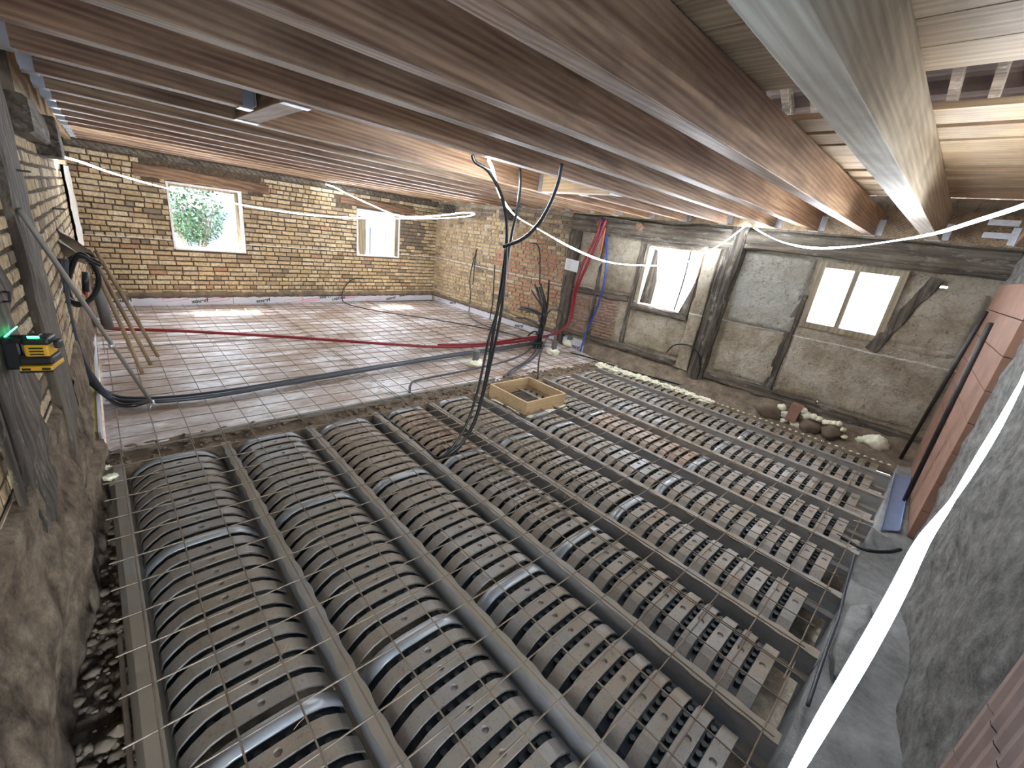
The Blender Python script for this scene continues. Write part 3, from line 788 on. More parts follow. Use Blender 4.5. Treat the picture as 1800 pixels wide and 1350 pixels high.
# ------------------------------------------------------------------ ceiling
JY = [.36, .87, 1.375, 1.81, 2.37, 2.90, 3.43, 3.95, 4.45, 4.95, 5.45, 5.95, 6.42, 6.90, 7.36, 7.80, 8.22]
def hanger(t, x, y, w, side, nm='joist_hanger', bot=2.2):
    b = MB(); L = .07*side
    b.lohi((x, y-.004, bot-.004), (x+L*.9, y+w+.004, bot-.001))
    b.lohi((x, y-.004, bot), (x+L*.7, y-.001, bot+.16)); b.lohi((x, y+w+.001, bot), (x+L*.7, y+w+.004, bot+.16))
    b.lohi((x-.003*side, y-.05, bot+.01), (x, y, bot+.16)); b.lohi((x-.003*side, y+w, bot+.01), (x, y+w+.05, bot+.16))
    o = b.build(nm, M['galv'], t); o['label'] = 'galvanised joist hanger'
def joist(y, w, x0, x1, lab, h=.25, hl=True, hr=True, grp='timber ceiling joists'):
    t = thing('ceiling_joist', lab, 'ceiling joist', ((x0+x1)/2, y+w/2, 2.2), grp)
    b = MB(); b.lohi((x0, y, 2.2), (x1, y+w, 2.2+h)); b.build('timber', M['palejoist' if 'pale' in lab and 'nearest full' in lab else 'joist'], t, False, .004)
    if hl: hanger(t, x0, y, w, 1)
    if hr: hanger(t, x1, y, w, -1)
    return t
joist(-.24, .115, .62, xr(0)-.26, 'timber ceiling joist against the near wall above the top right of the photo', .26, False, True)
for i, y in enumerate(JY):
    w = .115 if i == 0 else .085
    a = xl(y)+.10; c = xr(y)-.26
    if i == 0: lab = 'widest pale ceiling joist with wavy grain, nearest full joist to the camera'
    else: lab = 'timber ceiling joist, %s from the wide pale one nearest the camera' % ORD[i]
    if i == 5:
        joist(y, w, a, .72, 'short ceiling joist stub left of the trimmed opening', .25)
        joist(y, w, 3.62, c, 'ceiling joist resuming right of the trimmed opening', .25)
    else: joist(y, w, a, c, lab, .27 if i == 0 else .25)
def trimmer(x, w, y0, y1, lab):
    t = thing('trimmer', lab, 'trimmer', (x+w/2, (y0+y1)/2, 2.2), 'short trimmers of the ceiling opening')
    b = MB(); b.lohi((x, y0, 2.2), (x+w, y1, 2.45)); b.build('timber', M['board'], t, False, .004)
    for y, s in ((y0, 1), (y1, -1)):
        b = MB(); b.lohi((x-.004, y, 2.195), (x+w+.004, y+.06*s, 2.199)); b.lohi((x-.004, y, 2.2), (x-.001, y+.05*s, 2.36)); b.lohi((x+w+.001, y, 2.2), (x+w+.004, y+.05*s, 2.36))
        b.build('joist_hanger', M['galv'], t)
trimmer(.74, .12, 2.37+.088, 3.427, 'short timber trimmer at the left end of the ceiling opening')
trimmer(3.48, .12, 2.37+.088, 3.427, 'short timber trimmer at the right end of the ceiling opening')
# rim boards
t = thing('rim_board', 'long timber rim board carrying the joists along the right wall', 'rim board', (xr(4)-.23, 4, 2.2))
b = MB(); a = V((xr(-.3)-.256, -.3, 2.19)); c = V((xr(8.75)-.256, 8.75, 2.19))
b.prism([a, c, c+V((.045, 0, 0)), a+V((.045, 0, 0))], (0, 0, .27)); b.build('timber', M['lintel'], t)
t.children[0].data.materials[0] = M['joist']
t = thing('rim_board', 'pale timber rim board carrying the joists along the left wall', 'rim board', (xl(4)+.05, 4, 2.2))
b = MB(); a = V((xl(-.3)+.04, -.3, 2.17)); c = V((xl(8.5)+.04, 8.5, 2.17))
b.prism([a, c, c+V((.055, 0, 0)), a+V((.055, 0, 0))], (0, 0, .28)); b.build('timber', M['board'], t)
# white plates near the right end
for k, (z) in enumerate((2.26, 2.37)):
    b = MB(); b.lohi((xr(0)-.264, -.10, z), (xr(0)-.258, .10, z+.05)); b.lohi((xr(0)-.30, -.02, z+.02), (xr(0)-.262, .0, z+.03))
    tag(b.build('steel_plate', M['galv']), 'galvanised connector plate on the right rim board, %s one' % ('lower', 'upper')[k], 'metal plate', 'connector plates')
# deck boards
DB = [(-.15, .04), (.045, .235), (.24, .43), (.435, .625), (.63, .82), (.825, 1.015), (1.02, 1.21), (1.215, 1.405), (1.41, 1.60), (1.605, 1.80), (1.805, 2.01), (2.013, 2.225),
      (2.69, 2.92), (2.98, 3.20), (3.25, 3.50), (3.505, 3.73), (3.735, 3.93), (4.02, 4.22), (4.34, 4.55), (4.60, 4.80), (4.85, 5.12)]
for i, (a, c) in enumerate(DB):
    b = MB(); z = 2.472 + (.0 if i < 12 else .0)
    b.lohi((a, -.45, z), (c, 2.75, z+.028))
    if i < 12: lab = 'deck board over the near joists, %s counting back from the roof opening' % ORD[11-i]
    else: lab = 'deck board over the near joists, %s past the roof opening' % ORD[i-12]
    tag(b.build('deck_board', M['board'], None, False, .002), lab, 'deck board', 'deck boards above the near joists')
b = MB(); b.lohi((-.2, 2.76, 2.475), (5.9, 8.75, 2.5)); struct(b.build('ceiling', M['board']))
# attic roof seen through the gap, lengthened to keep sun out
b = MB()
def rf(a, c): 
    s = a; x = 7.4-5.8*s; z = 2.75+3.1*s
    return V((x, -3+11.9*c, z+.02*math.sin(s*150)))
b.sheet(120, 2, rf); o = struct(b.build('ceiling', M['tile']), 'terracotta tiled roof slope seen through the deck gap')
b = MB(); b.sheet(10, 2, lambda a, c: V((1.6-5.0*a, -3+11.9*c, 5.85-3.3*a))); struct(b.build('ceiling', M['tile']), 'opposite roof slope over the attic')
for yy in (-3.0, 8.75):
    b = MB(); b.prism([(-3.4, yy, 2.5), (7.4, yy, 2.5), (7.4, yy, 2.75), (1.6, yy, 5.85), (-3.4, yy, 2.55)], (0, .1, 0)); struct(b.build('wall_gable_block', M['oak']), 'unseen attic gable added to keep the sun out')  # gables added out of view to stop sun leaking through the attic
for i in range(14):
    y = -1.2+.27*i
    b = MB(); b.bar((7.2, y, 2.72), (1.7, y, 5.66), .07, .12)
    tag(b.build('rafter', M['oak']), 'dark roof rafter seen through the deck gap, %s from the near wall' % ORD[i], 'rafter', 'attic rafters')

# ------------------------------------------------------------------ old timbers of the walls
def timber(name, pts, thick, n, label, cat='timber', mt='oakv', rough=.010, grp=None):
    """rough hewn timber given by a centre line and widths on a wall plane"""
    P, Wd = pts
    b = MB(); P = [V(p) for p in P]; n = V(n).normalized(); k = 18; rings = []
    for i in range(k+1):
        f = i/k*(len(P)-1); j = min(int(f), len(P)-2); g = f-j
        p = P[j].lerp(P[j+1], g); wd = Wd[min(j, len(Wd)-1)]*(1-g)+Wd[min(j+1, len(Wd)-1)]*g
        d = (P[j+1]-P[j]).normalized(); sd = d.cross(n).normalized(); ring = []
        sh = [(-.5, -.03), (-.5, thick*.8), (-.42, thick), (0, thick*1.04), (.42, thick), (.5, thick*.8), (.5, -.03)]
        for (a, kz) in sh:
            q = p + sd*a*wd + n*kz
            ring.append(q + (sd*(1 if a > 0 else -1 if a < 0 else 0)*.8 + n*(.6 if kz > 0 else 0))*rough*fr(q.x*3+i*.1, q.y*3, q.z*3, 2.2)*2)
        rings.append(ring)
    m = 7; vs = [q for r_ in rings for q in r_]; fs = [(i*m+j, i*m+(j+1) % m, (i+1)*m+(j+1) % m, (i+1)*m+j) for i in range(k) for j in range(m)]
    fs += [tuple(range(m))[::-1], tuple(k*m+j for j in range(m))]
    b.add(vs, fs); o = b.build(name, M[mt]); tag(o, label, cat, grp); return o
def onr(u, v):     # a pixel of the photograph on the right wall face
    d = CR*((u-900)/F) + CU*(-(v-675)/F) + CF
    # plane x = 5.84+(8.85-y)*.047
    t = (5.84+8.85*.047-CAM.x-.047*CAM.y)/(d.x+.047*d.y)
    return CAM + d*t
def onl(u, v, off=0.0):
    d = CR*((u-900)/F) + CU*(-(v-675)/F) + CF
    k, c = .075, -.235-3.5*.075+off
    t = (c-CAM.x+k*CAM.y)/(d.x-k*d.y); p = CAM + d*t
    if p.y > 3.5 or t < 0:
        k, c = .0225, -.12-8.6*.0225+off
        t = (c-CAM.x+k*CAM.y)/(d.x-k*d.y); p = CAM + d*t
    return p
n_ = nrt
timber('timber_post', ([pr(4.86, -.05), pr(4.86, 2.2)], [.20, .22]), .07, n_, 'dark corner post at the end of the right brick wall, paper sheet pinned on it', 'post')
timber('timber_post', ([pr(2.32, .02), pr(2.30, 1.1), pr(2.24, 2.2)], [.20, .22, .24]), .13, n_, 'thick dark oak post between the two right wall windows', 'post')
timber('timber_post', ([pr(2.56, .18), pr(2.53, 1.9)], [.2, .17]), .05, n_, 'pale plastered post beside the thick dark oak post', 'post', 'clay')
timber('timber_post', ([pr(3.62, .2), pr(3.58, 1.9)], [.07, .08]), .035, n_, 'thin timber stud along the left side of the boarded window', 'post')
timber('timber_post', ([pr(1.40, .22), pr(1.36, 1.5)], [.11, .10]), .035, n_, 'short timber stud left of the right-hand window', 'post')
timber('timber_post', ([pr(4.28, .25), pr(4.26, 1.95)], [.07, .07]), .035, n_, 'thin timber stud behind the red and blue conduits', 'post')
timber('timber_rail', ([pr(4.78, .98), pr(3.66, 1.0)], [.10, .10]), .04, n_, 'horizontal timber rail behind the red and blue conduits', 'rail', 'oak')
timber('top_plate', ([pr(4.9, 2.07), pr(3.0, 2.04), pr(1.5, 2.06), pr(-.2, 2.05)], [.26, .25, .24, .27]), .12, n_, 'long weathered top plate beam under the rim board', 'beam', 'oak', .02)
timber('wall_plate', ([pr(2.2, .22), pr(1.0, .20), pr(-.25, .17)], [.10, .12, .12]), .07, n_, 'dark sole timber below the plaster of the right wall', 'beam', 'oak', .018)
timber('wall_plate', ([pr(4.75, .23), pr(3.6, .24), pr(2.66, .22)], [.08, .1, .1]), .05, n_, 'dark sole timber below the boarded window', 'beam', 'oak', .018)
timber('brace', ([onr(1648, 490), onr(1530, 615)], [.11, .12]), .05, n_, 'diagonal timber brace right of the right-hand window', 'brace')
timber('window_sill_timber', ([pr(3.56, .915), pr(2.66, .925)], [.08, .08]), .08, n_, 'rough timber sill below the boarded window', 'sill', 'oak')
timber('timber_lintel', ([pr(3.62, 1.90), pr(2.6, 1.89)], [.09, .09]), .07, n_, 'weathered timber lintel above the boarded window', 'lintel', 'oak')
for y in (4.35, 3.65):
    b = MB(); b.tube([pr(y, 2.08, .0), pr(y, 2.08, .17)], .055, 10, False)
    tag(b.build('beam_stub', M['lintel']), 'round sawn log stub on the top plate, %s the boarded window' % ('left of' if y > 4 else 'just above'), 'log stub', 'log stubs')
# far wall lintels
timber('timber_lintel', ([V((.55, yf(.55), 1.945)), V((2.3, yf(2.3), 1.925))], [.17, .15]), .03, nfar, 'brown timber lintel above the large far window', 'lintel', 'lintel')
timber('timber_lintel', ([V((3.55, yf(3.55), 1.95)), V((5.2, yf(5.2), 1.92))], [.13, .14]), .03, nfar, 'reddish timber lintel above the small far window', 'lintel', 'lintel')
timber('wall_plate', ([V((-.1, yf(-.1), 2.16)), V((5.8, yf(5.8), 2.15))], [.07, .07]), .02, nfar, 'thin dark timber plate on top of the far wall', 'beam', 'oak')
b = MB(); b.lohi((5.55, 8.2, 1.98), (5.9, 8.42, 2.14)); tag(b.build('beam_stub', M['oak'], None, False, .01), 'dark square beam stub above the right brick wall by the far corner', 'log stub', 'log stubs')
b = MB(); b.lohi((5.62, 6.3, 1.98), (5.97, 6.48, 2.16)); tag(b.build('beam_stub', M['oak'], None, False, .01), 'dark square beam stub above the middle of the right brick wall', 'log stub', 'log stubs')
# left wall timbers
nL = nl
yA = (onl(62, 600).y, onl(104, 600).y); yB = (onl(0, 790).y, onl(46, 700).y)
print('posts', yA, yB)
ya_ = sum(yA)/2; timber('timber_post', ([V((xl(ya_), ya_, -.05)), V((xl(ya_), ya_, 2.16))], [abs(yA[1]-yA[0])]*2), .03, nl, 'brown upright post on the left wall behind the black conduit bundle', 'post')
yb_ = sum(yB)/2; timber('timber_post', ([V((xl(yb_), yb_, .26)), V((xl(yb_), yb_, 2.16))], [abs(yB[1]-yB[0])]*2), .04, nl2, 'old grey timber post on the left wall nearest the camera', 'post', 'oakv', .02)
yc_ = yB[0]-.06
b = MB(); b.bar((xl(yc_)+.03, yc_, .45), (xl(yc_)+.03, yc_-.02, 1.6), .035, .02, (1, 0, 0)); tag(b.build('lath', M['oakv']), 'thin lath standing beside the grey post nearest the camera', 'lath')
nL = nl
timber('timber_beam', ([V((xl(4.0)-.02, 3.6, 2.02)), V((xl(6.3)-.02, 6.9, 2.02))], [.18, .18]), .1, nL, 'dark timber beam end high on the left wall under the rim board', 'beam', 'oak')

# ------------------------------------------------------------------ windows
def frame(name, C0, dx, n, w_, h_, prof, depth, mt, parts_label, mull=(), glass=False, label=None):
    """frame in the opening: C0 lower left corner, dx along wall, n inward"""
    t = bpy.data.objects.new(name, None); COL.objects.link(t); t.location = C0; struct(t, label)
    up = V((0, 0, 1)); b = MB()
    def bar_(s0, z0, s1, z1): b.prism([C0+dx*s0+up*z0, C0+dx*s1+up*z0, C0+dx*s1+up*z1, C0+dx*s0+up*z1], -n*depth)
    bar_(0, 0, prof, h_); bar_(w_-prof, 0, w_, h_); bar_(prof, 0, w_-prof, prof); bar_(prof, h_-prof, w_-prof, h_)
    b.build('window_frame', mt, t)
    for (s0, wd) in mull:
        b = MB(); 
        b.prism([C0+dx*(s0-wd/2)+up*prof, C0+dx*(s0+wd/2)+up*prof, C0+dx*(s0+wd/2)+up*(h_-prof), C0+dx*(s0-wd/2)+up*(h_-prof)], -n*depth*.8); b.build('mullion', mt, t)
    if glass:
        b = MB(); e = -n*depth*.5
        b.prism([C0+dx*prof+up*prof+e, C0+dx*(w_-prof)+up*prof+e, C0+dx*(w_-prof)+up*(h_-prof)+e, C0+dx*prof+up*(h_-prof)+e], -n*.003); b.build('pane', M['glass'], t)
    return t
P_ = lambda s, z: V(pf)+dfar*s+V((0, 0, z))
M['sillw'] = plain('white_plaster', (.78, .76, .72), .8, 0, .4, .12, 14)
w1 = frame('window_1', P_(1.02, .87)+nfar*.012, dfar, nfar, .99, .97, .028, .10, M['sillw'], '', (), False, 'large far window opening with white plaster edges')
b = MB(); b.lohi((.92, 8.62, .858), (1.88, 8.95, .885)); b.build('window_sill', M['sillw'], w1)
b = MB(); b.lohi((.92, 8.9, 1.78), (1.88, 8.94, 1.83)); b.lohi((1.82, 8.88, .88), (1.88, 8.93, 1.8)); b.lohi((.9, 8.88, .88), (.93, 8.93, 1.8)); b.build('window_frame', M['framewood'], w1)
w2 = frame('window_2', P_(4.01, .925)+nfar*.012, dfar, nfar, .98, .905, .025, .12, M['sillw'], '', (), False, 'small far window opening with iron bars')
b = MB(); b.tube([(4.25, 8.93, .95), (4.25, 8.93, 1.82)], .012, 8, False); b.build('bar', M['darkmetal'], w2)
b = MB(); b.tube([(4.62, 8.97, .95), (4.62, 8.97, 1.82)], .006, 8, False); b.build('bar', M['darkmetal'], w2)
b = MB(); b.lohi((3.95, 8.80, .955), (4.10, 8.93, 1.70)); o = b.build('jamb_board', M['framewood'], w2)
b = MB(); b.lohi((4.76, 8.82, .955), (4.84, 8.95, 1.78)); b.build('window_frame', M['framewood'], w2)
Q_ = lambda y, z, k=0: pr(y, z, k)
w3 = frame('window_3', Q_(3.50, .95, .03), drt, nrt, .84, .90, .02, .16, M['framewood'], '', (), False, 'boarded right wall window opening with hanging broken boards')
b = MB(); b.tube([pr(2.93, .95, -.1), pr(2.90, 1.4, -.1), pr(2.90, 1.85, -.1)], .013, 8); b.build('bar', M['darkmetal'], w3)
for dy in range(14):
    b = MB(); z = 1.0+.06*dy; b.tube([pr(2.92, z, -.1), pr(2.92+.03*(-1)**dy, z+.02, -.09)], .004, 5, False); b.build('barb', M['darkmetal'], w3)
b = MB(); b.prism([pr(3.46, .99, -.02), pr(3.28, .99, -.04), pr(3.27, 1.35, -.04), pr(3.36, 1.78, -.03), pr(3.40, 1.80, -.02)], nrt*.02); b.build('hanging_board', M['oakv'], w3)
b = MB(); b.prism([pr(3.47, .97, .04), pr(3.44, .97, .04), pr(3.40, 1.84, .04), pr(3.44, 1.84, .04)], nrt*.015); o = b.build('white_edge', M['sillw'], w3)
b = MB(); b.prism([pr(2.80, .97, .02), pr(2.66, .95, .02), pr(2.66, 1.5, .02), pr(2.70, 1.32, .02)], nrt*.03); b.build('hanging_board', M['oakv'], w3)
w4 = frame('window_4', Q_(1.30, 1.13, .05), drt, nrt, .80, .77, .065, .08, M['framewood'], '', ((.37, .05),), True, 'two-pane wooden window at the right of the right wall')

# ------------------------------------------------------------------ outside
b = MB(); b.lohi((-8, 13.6, -.7), (18, 13.8, 8)); o = struct(b.build('wall_outside', M['white']), 'white house wall across the yard'); 
b = MB(); b.lohi((-8, 13.45, -.7), (18, 13.6, 1.15)); struct(b.build('wall_outside', M['greybase']), 'grey plinth of the house across the yard')
for i, (a, c) in enumerate([((-6, 13.5, 1.15), (16, 13.6, 1.35)), ((-6, 13.5, 2.75), (16, 13.6, 2.95)), ((2.55, 13.48, 1.15), (2.8, 13.6, 4)), ((.2, 13.48, 1.15), (.42, 13.6, 4)), ((5.2, 13.48, 1.15), (5.4, 13.6, 4))]):
    b = MB(); b.lohi(a, c); tag(b.build('facade_timber', M['bluewood']), ['low horizontal dark blue facade timber above the grey plinth outside', 'upper horizontal dark blue facade timber outside', 'upright dark blue facade timber right of the bush outside', 'upright dark blue facade timber behind the bush outside', 'upright dark blue facade timber seen towards the small far window'][i], 'facade timber', 'facade timbers of the house outside')
b = MB(); b.sheet(60, 14, lambda a, c: (lambda x, y: V((x, y, .55+.10*fr(x, y, 0, 2)+.04*fr(x, y, 4, 8))))(-1+4.5*a, 9.6+1.8*c)); b.prism([(-1, 9.6, -.7), (3.5, 9.6, -.7), (3.5, 9.6, .5), (-1, 9.6, .5)], (0, 1.8, 0))
tag(b.build('garden_bed', M['gravel'], None, True), 'raised stony bed in the yard below the green bush', 'garden bed')
t = thing('bush', 'round leafy green bush outside the large far window', 'bush', (1.45, 10.4, .6))
b = MB(); rnd = random.Random(4)
for i in range(2600):
    d = V((rnd.gauss(0, 1), rnd.gauss(0, 1), rnd.gauss(0, 1))).normalized()
    rr = rnd.uniform(.72, 1.0)
    c = V((1.42, 10.4, 1.42)) + V((d.x*.54*rr, d.y*.5*rr, d.z*.66*rr))
    c.x += .06*fr(c.x, c.y, c.z, 3); s_ = rnd.uniform(.02, .04)
    a = V((rnd.gauss(0, 1), rnd.gauss(0, 1), rnd.gauss(0, 1))).normalized(); e = a.cross(d + V((0, 0, .3))).normalized()
    b.add([c-a*s_*1.3, c-e*s_*.6, c+a*s_*1.3, c+e*s_*.6], [(0, 1, 2, 3)], rnd.random())
b.build('foliage', M['leaf'], t)
b = MB()
for i in range(40):
    a = rnd.uniform(0, 6.28); b.tube([(1.42+.1*math.cos(a), 10.4+.1*math.sin(a), .58), (1.42+.25*math.cos(a), 10.4+.25*math.sin(a), .95), (1.42+.42*math.cos(a), 10.4+.4*math.sin(a), 1.3+rnd.random()*.3)], .006, 5)
b.build('stems', M['twig'], t)
b = MB(); b.lohi((11.5, -6, -.7), (11.7, 9, 7)); struct(b.build('wall_outside', M['white']), 'white wall beyond the right wall windows')

# ------------------------------------------------------------------ conduits
def cable(name, pts, r, mt, label, cat='conduit', grp=None, n=8, extra=()):
    b = MB(); b.tube(pts, r, n)
    for e, rr in extra: b.tube(e, rr, n)
    o = b.build(name, M[mt], None, True); tag(o, label, cat, grp); return o
A = at
G = 'electrical conduits'
def lerp_path(px, P0, P1):
    """points seen at px, with distance to the camera sliding from P0's to P1's"""
    d0, d1 = (V(P0)-CAM).length, (V(P1)-CAM).length; out = []
    for i, (u, v) in enumerate(px):
        d = (CR*((u-900)/F) + CU*(-(v-675)/F) + CF).normalized()
        out.append(CAM + d*(d0+(d1-d0)*i/(len(px)-1)))
    return out
top = A(860, 281, 'z', 2.24); bot = A(790, 797, 'z', .03)
cable('conduit', lerp_path([(830, 272), (836, 285), (858, 300), (878, 335), (888, 370), (891, 400), (889, 440), (880, 510), (868, 580), (855, 660), (838, 730), (815, 775), (790, 797)], A(830, 272, 'z', 2.24), bot) + [A(770, 806, 'z', .0), A(765, 809, 'z', -.04)], .0135, 'black', 'thick black conduit hanging from the ceiling opening to the formers', 'conduit', G)
cable('conduit', lerp_path([(914, 296), (914, 330), (909, 370), (898, 420), (889, 480), (882, 540), (873, 590), (862, 640), (850, 690), (835, 740), (812, 780), (795, 800)], A(914, 296, 'z', 2.24), bot), .012, 'black', 'middle black conduit hanging between the two others to the formers', 'conduit', G)
cable('conduit', lerp_path([(891, 430), (886, 500), (870, 560), (858, 600), (848, 650), (836, 700), (820, 745), (800, 780), (782, 800)], top.lerp(bot, .4), bot), .010, 'black', 'thin black conduit running close beside the hanging ones down to the formers', 'conduit', G)
cable('conduit', lerp_path([(988, 287), (981, 320), (966, 360), (945, 395), (918, 420), (884, 434)], A(988, 287, 'z', 2.24), A(890, 430, 'y', 2.45)), .0135, 'black', 'short black conduit curving down from the joists, its cut end in mid air', 'conduit', G)
# red
rp = [A(150, 508, 'y', 6.3), A(153, 535, 'y', 6.3), A(165, 562, 'y', 6.5), A(190, 577, 'z', .045), A(300, 581, 'z', .04), A(400, 586, 'z', .04), A(500, 592, 'z', .04), A(600, 599, 'z', .04), A(700, 606, 'z', .04), A(780, 610, 'z', .04), A(850, 607, 'z', .04), A(925, 598, 'z', .045), A(980, 584, 'x', 5.55), A(1003, 560, 'x', 5.8), A(1012, 515, 'x', 5.82), A(1030, 470, 'x', 5.83), A(1050, 425, 'x', 5.83), A(1066, 385, 'x', 5.8)]
cable('conduit', rp, .021, 'red', 'long red conduit crossing the insulation floor from the left wall to the ceiling', 'conduit', G)
cable('conduit', [A(770, 606, 'z', .05), A(850, 604, 'z', .07), A(930, 593, 'z', .06), A(975, 587, 'x', 5.5), A(1000, 565, 'x', 5.77), A(1008, 520, 'x', 5.8), A(1022, 470, 'x', 5.8), A(1036, 440, 'x', 5.82), A(1050, 410, 'x', 5.8), A(1058, 385, 'x', 5.8)], .019, 'red', 'second red conduit rising beside the long one at the right wall', 'conduit', G)
cable('conduit', [A(1064, 400, 'x', 5.84), A(1059, 425, 'x', 5.84), A(1055, 447, 'x', 5.84)], .019, 'orange', 'short orange conduit piece behind the red ones near the ceiling', 'conduit', G)
cable('conduit', [A(1058, 384, 'x', 5.86), A(1066, 420, 'x', 5.86), A(1066, 460, 'x', 5.86), A(1061, 500, 'x', 5.86), A(1048, 545, 'x', 5.86), A(1030, 585, 'x', 5.86), A(1020, 618, 'z', .03)], .016, 'blue', 'blue conduit hanging from the ceiling at the right wall', 'conduit', G)
# black coil on the left wall
coil = []
for k in range(20):
    a = k/19*2*math.pi*1.9
    coil.append(A(140+(34-(k % 3))*math.cos(a+2.6)*(1.0), 492+42*math.sin(a+2.6), 'y', 4.55+.012*k))
cable('conduit', [A(178, 466, 'y', 4.5), A(160, 457, 'y', 4.5), A(135, 450, 'y', 4.5)] + coil + [A(104, 462, 'y', 4.5), A(112, 500, 'y', 4.5), A(120, 550, 'y', 4.5), A(135, 610, 'y', 4.5), A(155, 665, 'y', 4.5)], .018, 'black', 'coil of black conduit hung high on the left wall', 'conduit', G)
for i, (dx_, nm, lab) in enumerate([(0, 'greyc', 'upper grey conduit sweeping from the left wall across the insulation floor'), (6, 'greyc', 'lower grey conduit sweeping from the left wall across the insulation floor'), (-6, 'black', 'black conduit drooping from the coil, ending behind the prop foot')]):
    up = [A(108+dx_, 455, 'y', 4.45), A(110+dx_, 520, 'y', 4.45), A(122+dx_, 580, 'y', 4.45), A(138+dx_, 630, 'y', 4.45), A(158+dx_, 665, 'y', 4.5)]
    if i < 2: up += [A(195, 694+5*i, 'z', .04), A(240, 701+5*i, 'z', .03), A(320, 697+5*i, 'z', .03), A(400, 687+5*i, 'z', .03), A(500, 671+4*i, 'z', .03), A(600, 654+4*i, 'z', .03), A(700, 638+3*i, 'z', .03), A(800, 622+3*i, 'z', .03), A(880, 611+3*i, 'z', .03), A(932, 603+2*i, 'z', .04)]
    else: up += [A(185, 695, 'z', .04), A(210, 711, 'z', .03), A(235, 712, 'z', .03), A(258, 706, 'z', .03)]
    cable('conduit', up, .020 if i < 2 else .018, nm, lab, 'conduit', G)
cable('conduit', [A(720, 690, 'z', -.01), A(722, 676, 'z', .03), A(735, 668, 'z', .03), A(800, 655, 'z', .03), A(870, 640, 'z', .03), A(915, 625, 'z', .03), A(940, 607, 'z', .04)], .014, 'greyc', 'grey conduit from the soil strip to the conduit bundle', 'conduit', G)
for k in range(2):
    cable('conduit', [A(885+8*k, 663-3*k, 'z', -.0), A(900+8*k, 650, 'z', .03), A(925+8*k, 635-2*k, 'z', .03), A(940+7*k, 618, 'z', .04), A(944+3*k, 603, 'z', .06)], .013, 'greyc', ['inner', 'outer'][k]+' of two short grey conduits behind the wooden box', 'conduit', G)
cable('conduit', [A(641, 490, 'y', 8.65), A(622, 490, 'y', 8.62), A(606, 505, 'y', 8.55), A(601, 522, 'y', 8.45), A(610, 534, 'z', .05), A(660, 546, 'z', .03), A(740, 558, 'z', .03), A(830, 573, 'z', .03), A(900, 588, 'z', .03), A(935, 598, 'z', .04)], .010, 'black', 'thin black cable from the far wall across the floor to the bundle', 'cable', G)
# looped grey/black one at the box
cable('conduit', [A(945, 665, 'z', .02), A(948, 630, 'y', 3.9), A(958, 600, 'y', 4.0), A(972, 583, 'y', 4.1), A(986, 565, 'y', 4.1), A(987, 550, 'y', 4.1), A(975, 543, 'y', 4.1), A(963, 550, 'y', 4.1), A(956, 575, 'y', 4.2), A(950, 605, 'z', .03)], .012, 'black', 'black conduit making a tall loop behind the wooden box', 'conduit', G)
cable('conduit', [A(768, 806, 'z', .01), A(720, 765, 'z', -.02), A(692, 745, 'z', -.02), A(670, 728, 'z', -.0), A(668, 724, 'z', .01)], .009, 'black', 'thin dark cable lying beside a floor beam from the hanging conduits', 'cable', G)
cable('conduit', [A(994, 713, 'z', .0), A(1040, 735, 'z', -.03), A(1100, 765, 'z', -.03), A(1200, 815, 'z', -.03), A(1300, 858, 'z', -.03), A(1400, 905, 'z', -.03), A(1480, 945, 'z', -.02), A(1520, 966, 'z', .0), A(1560, 970, 'z', .02), A(1583, 966, 'z', .03)], .013, 'black', 'black conduit lying along the formers from the box to the near ledge', 'conduit', G)
cable('conduit', [A(868, 705, 'z', .0), A(895, 718, 'z', .01), A(920, 733, 'z', .012), A(945, 735, 'z', .012), A(975, 722, 'z', .012), A(995, 714, 'z', .01)], .007, 'greyc', 'grey cable wrapped around the foot of the wooden box', 'cable', G)
cable('conduit', [A(1003, 620, 'z', .02), A(1040, 630, 'z', .02), A(1100, 650, 'z', .02), A(1180, 672, 'z', .01), A(1240, 690, 'z', .0)], .012, 'black', 'dark conduit along the footing below the boarded window', 'conduit', G)
cable('conduit', [onr(1178, 618)+nrt*.12, onr(1190, 606)+nrt*.12, onr(1210, 604)+nrt*.13, onr(1230, 613)+nrt*.14, onr(1238, 640)+nrt*.14, onr(1230, 668)+nrt*.12], .010, 'black', 'dark cable arching over the foot of the thick oak post', 'cable', G)
# bundle
bs = A(945, 608, 'z', .03); rnd = random.Random(12)
tips = [((940, 500), 5.1), ((944, 505), 5.1), ((950, 498), 5.1), ((965, 493), 5.2), ((934, 510), 5.1), ((912, 543), 5.0), ((916, 540), 5.05), ((908, 558), 5.0), ((925, 548), 5.1), ((928, 590), 5.0), ((948, 505), 5.2), ((957, 520), 5.15)]
for i, ((u, v), yy) in enumerate(tips):
    tp = A(u, v, 'x', bs.x+rnd.uniform(-.08, .08))
    mid = V((bs.x+rnd.uniform(-.05, .05), bs.y+rnd.uniform(-.05, .05), max(.25, tp.z*.6 if v < 530 else tp.z*.9)))
    pts = [bs+V((rnd.uniform(-.06, .06), rnd.uniform(-.06, .06), -.03)), V((bs.x+rnd.uniform(-.04, .04), bs.y+rnd.uniform(-.04, .04), .12)), mid]
    if v >= 530: pts += [mid.lerp(tp, .5)+V((0, 0, .05)), tp]
    else: pts += [tp]
    cable('conduit', pts, .015, 'black' if i % 4 else 'greyc', 'upright conduit of the bundle, ' + ['tallest grey end', 'second tallest black end', 'black end left of the blue-tinged one', 'blue-tinged thin end at the right', 'short end leaning left at the top', 'grey end bending left in the upper fan', 'black end bending left in the upper fan', 'end bending left in the lower fan', 'grey end close against the middle', 'lowest arching end near the strip', 'black end at the top centre', 'end at the upper right of the bundle'][i], 'conduit', 'upright conduits of the bundle')
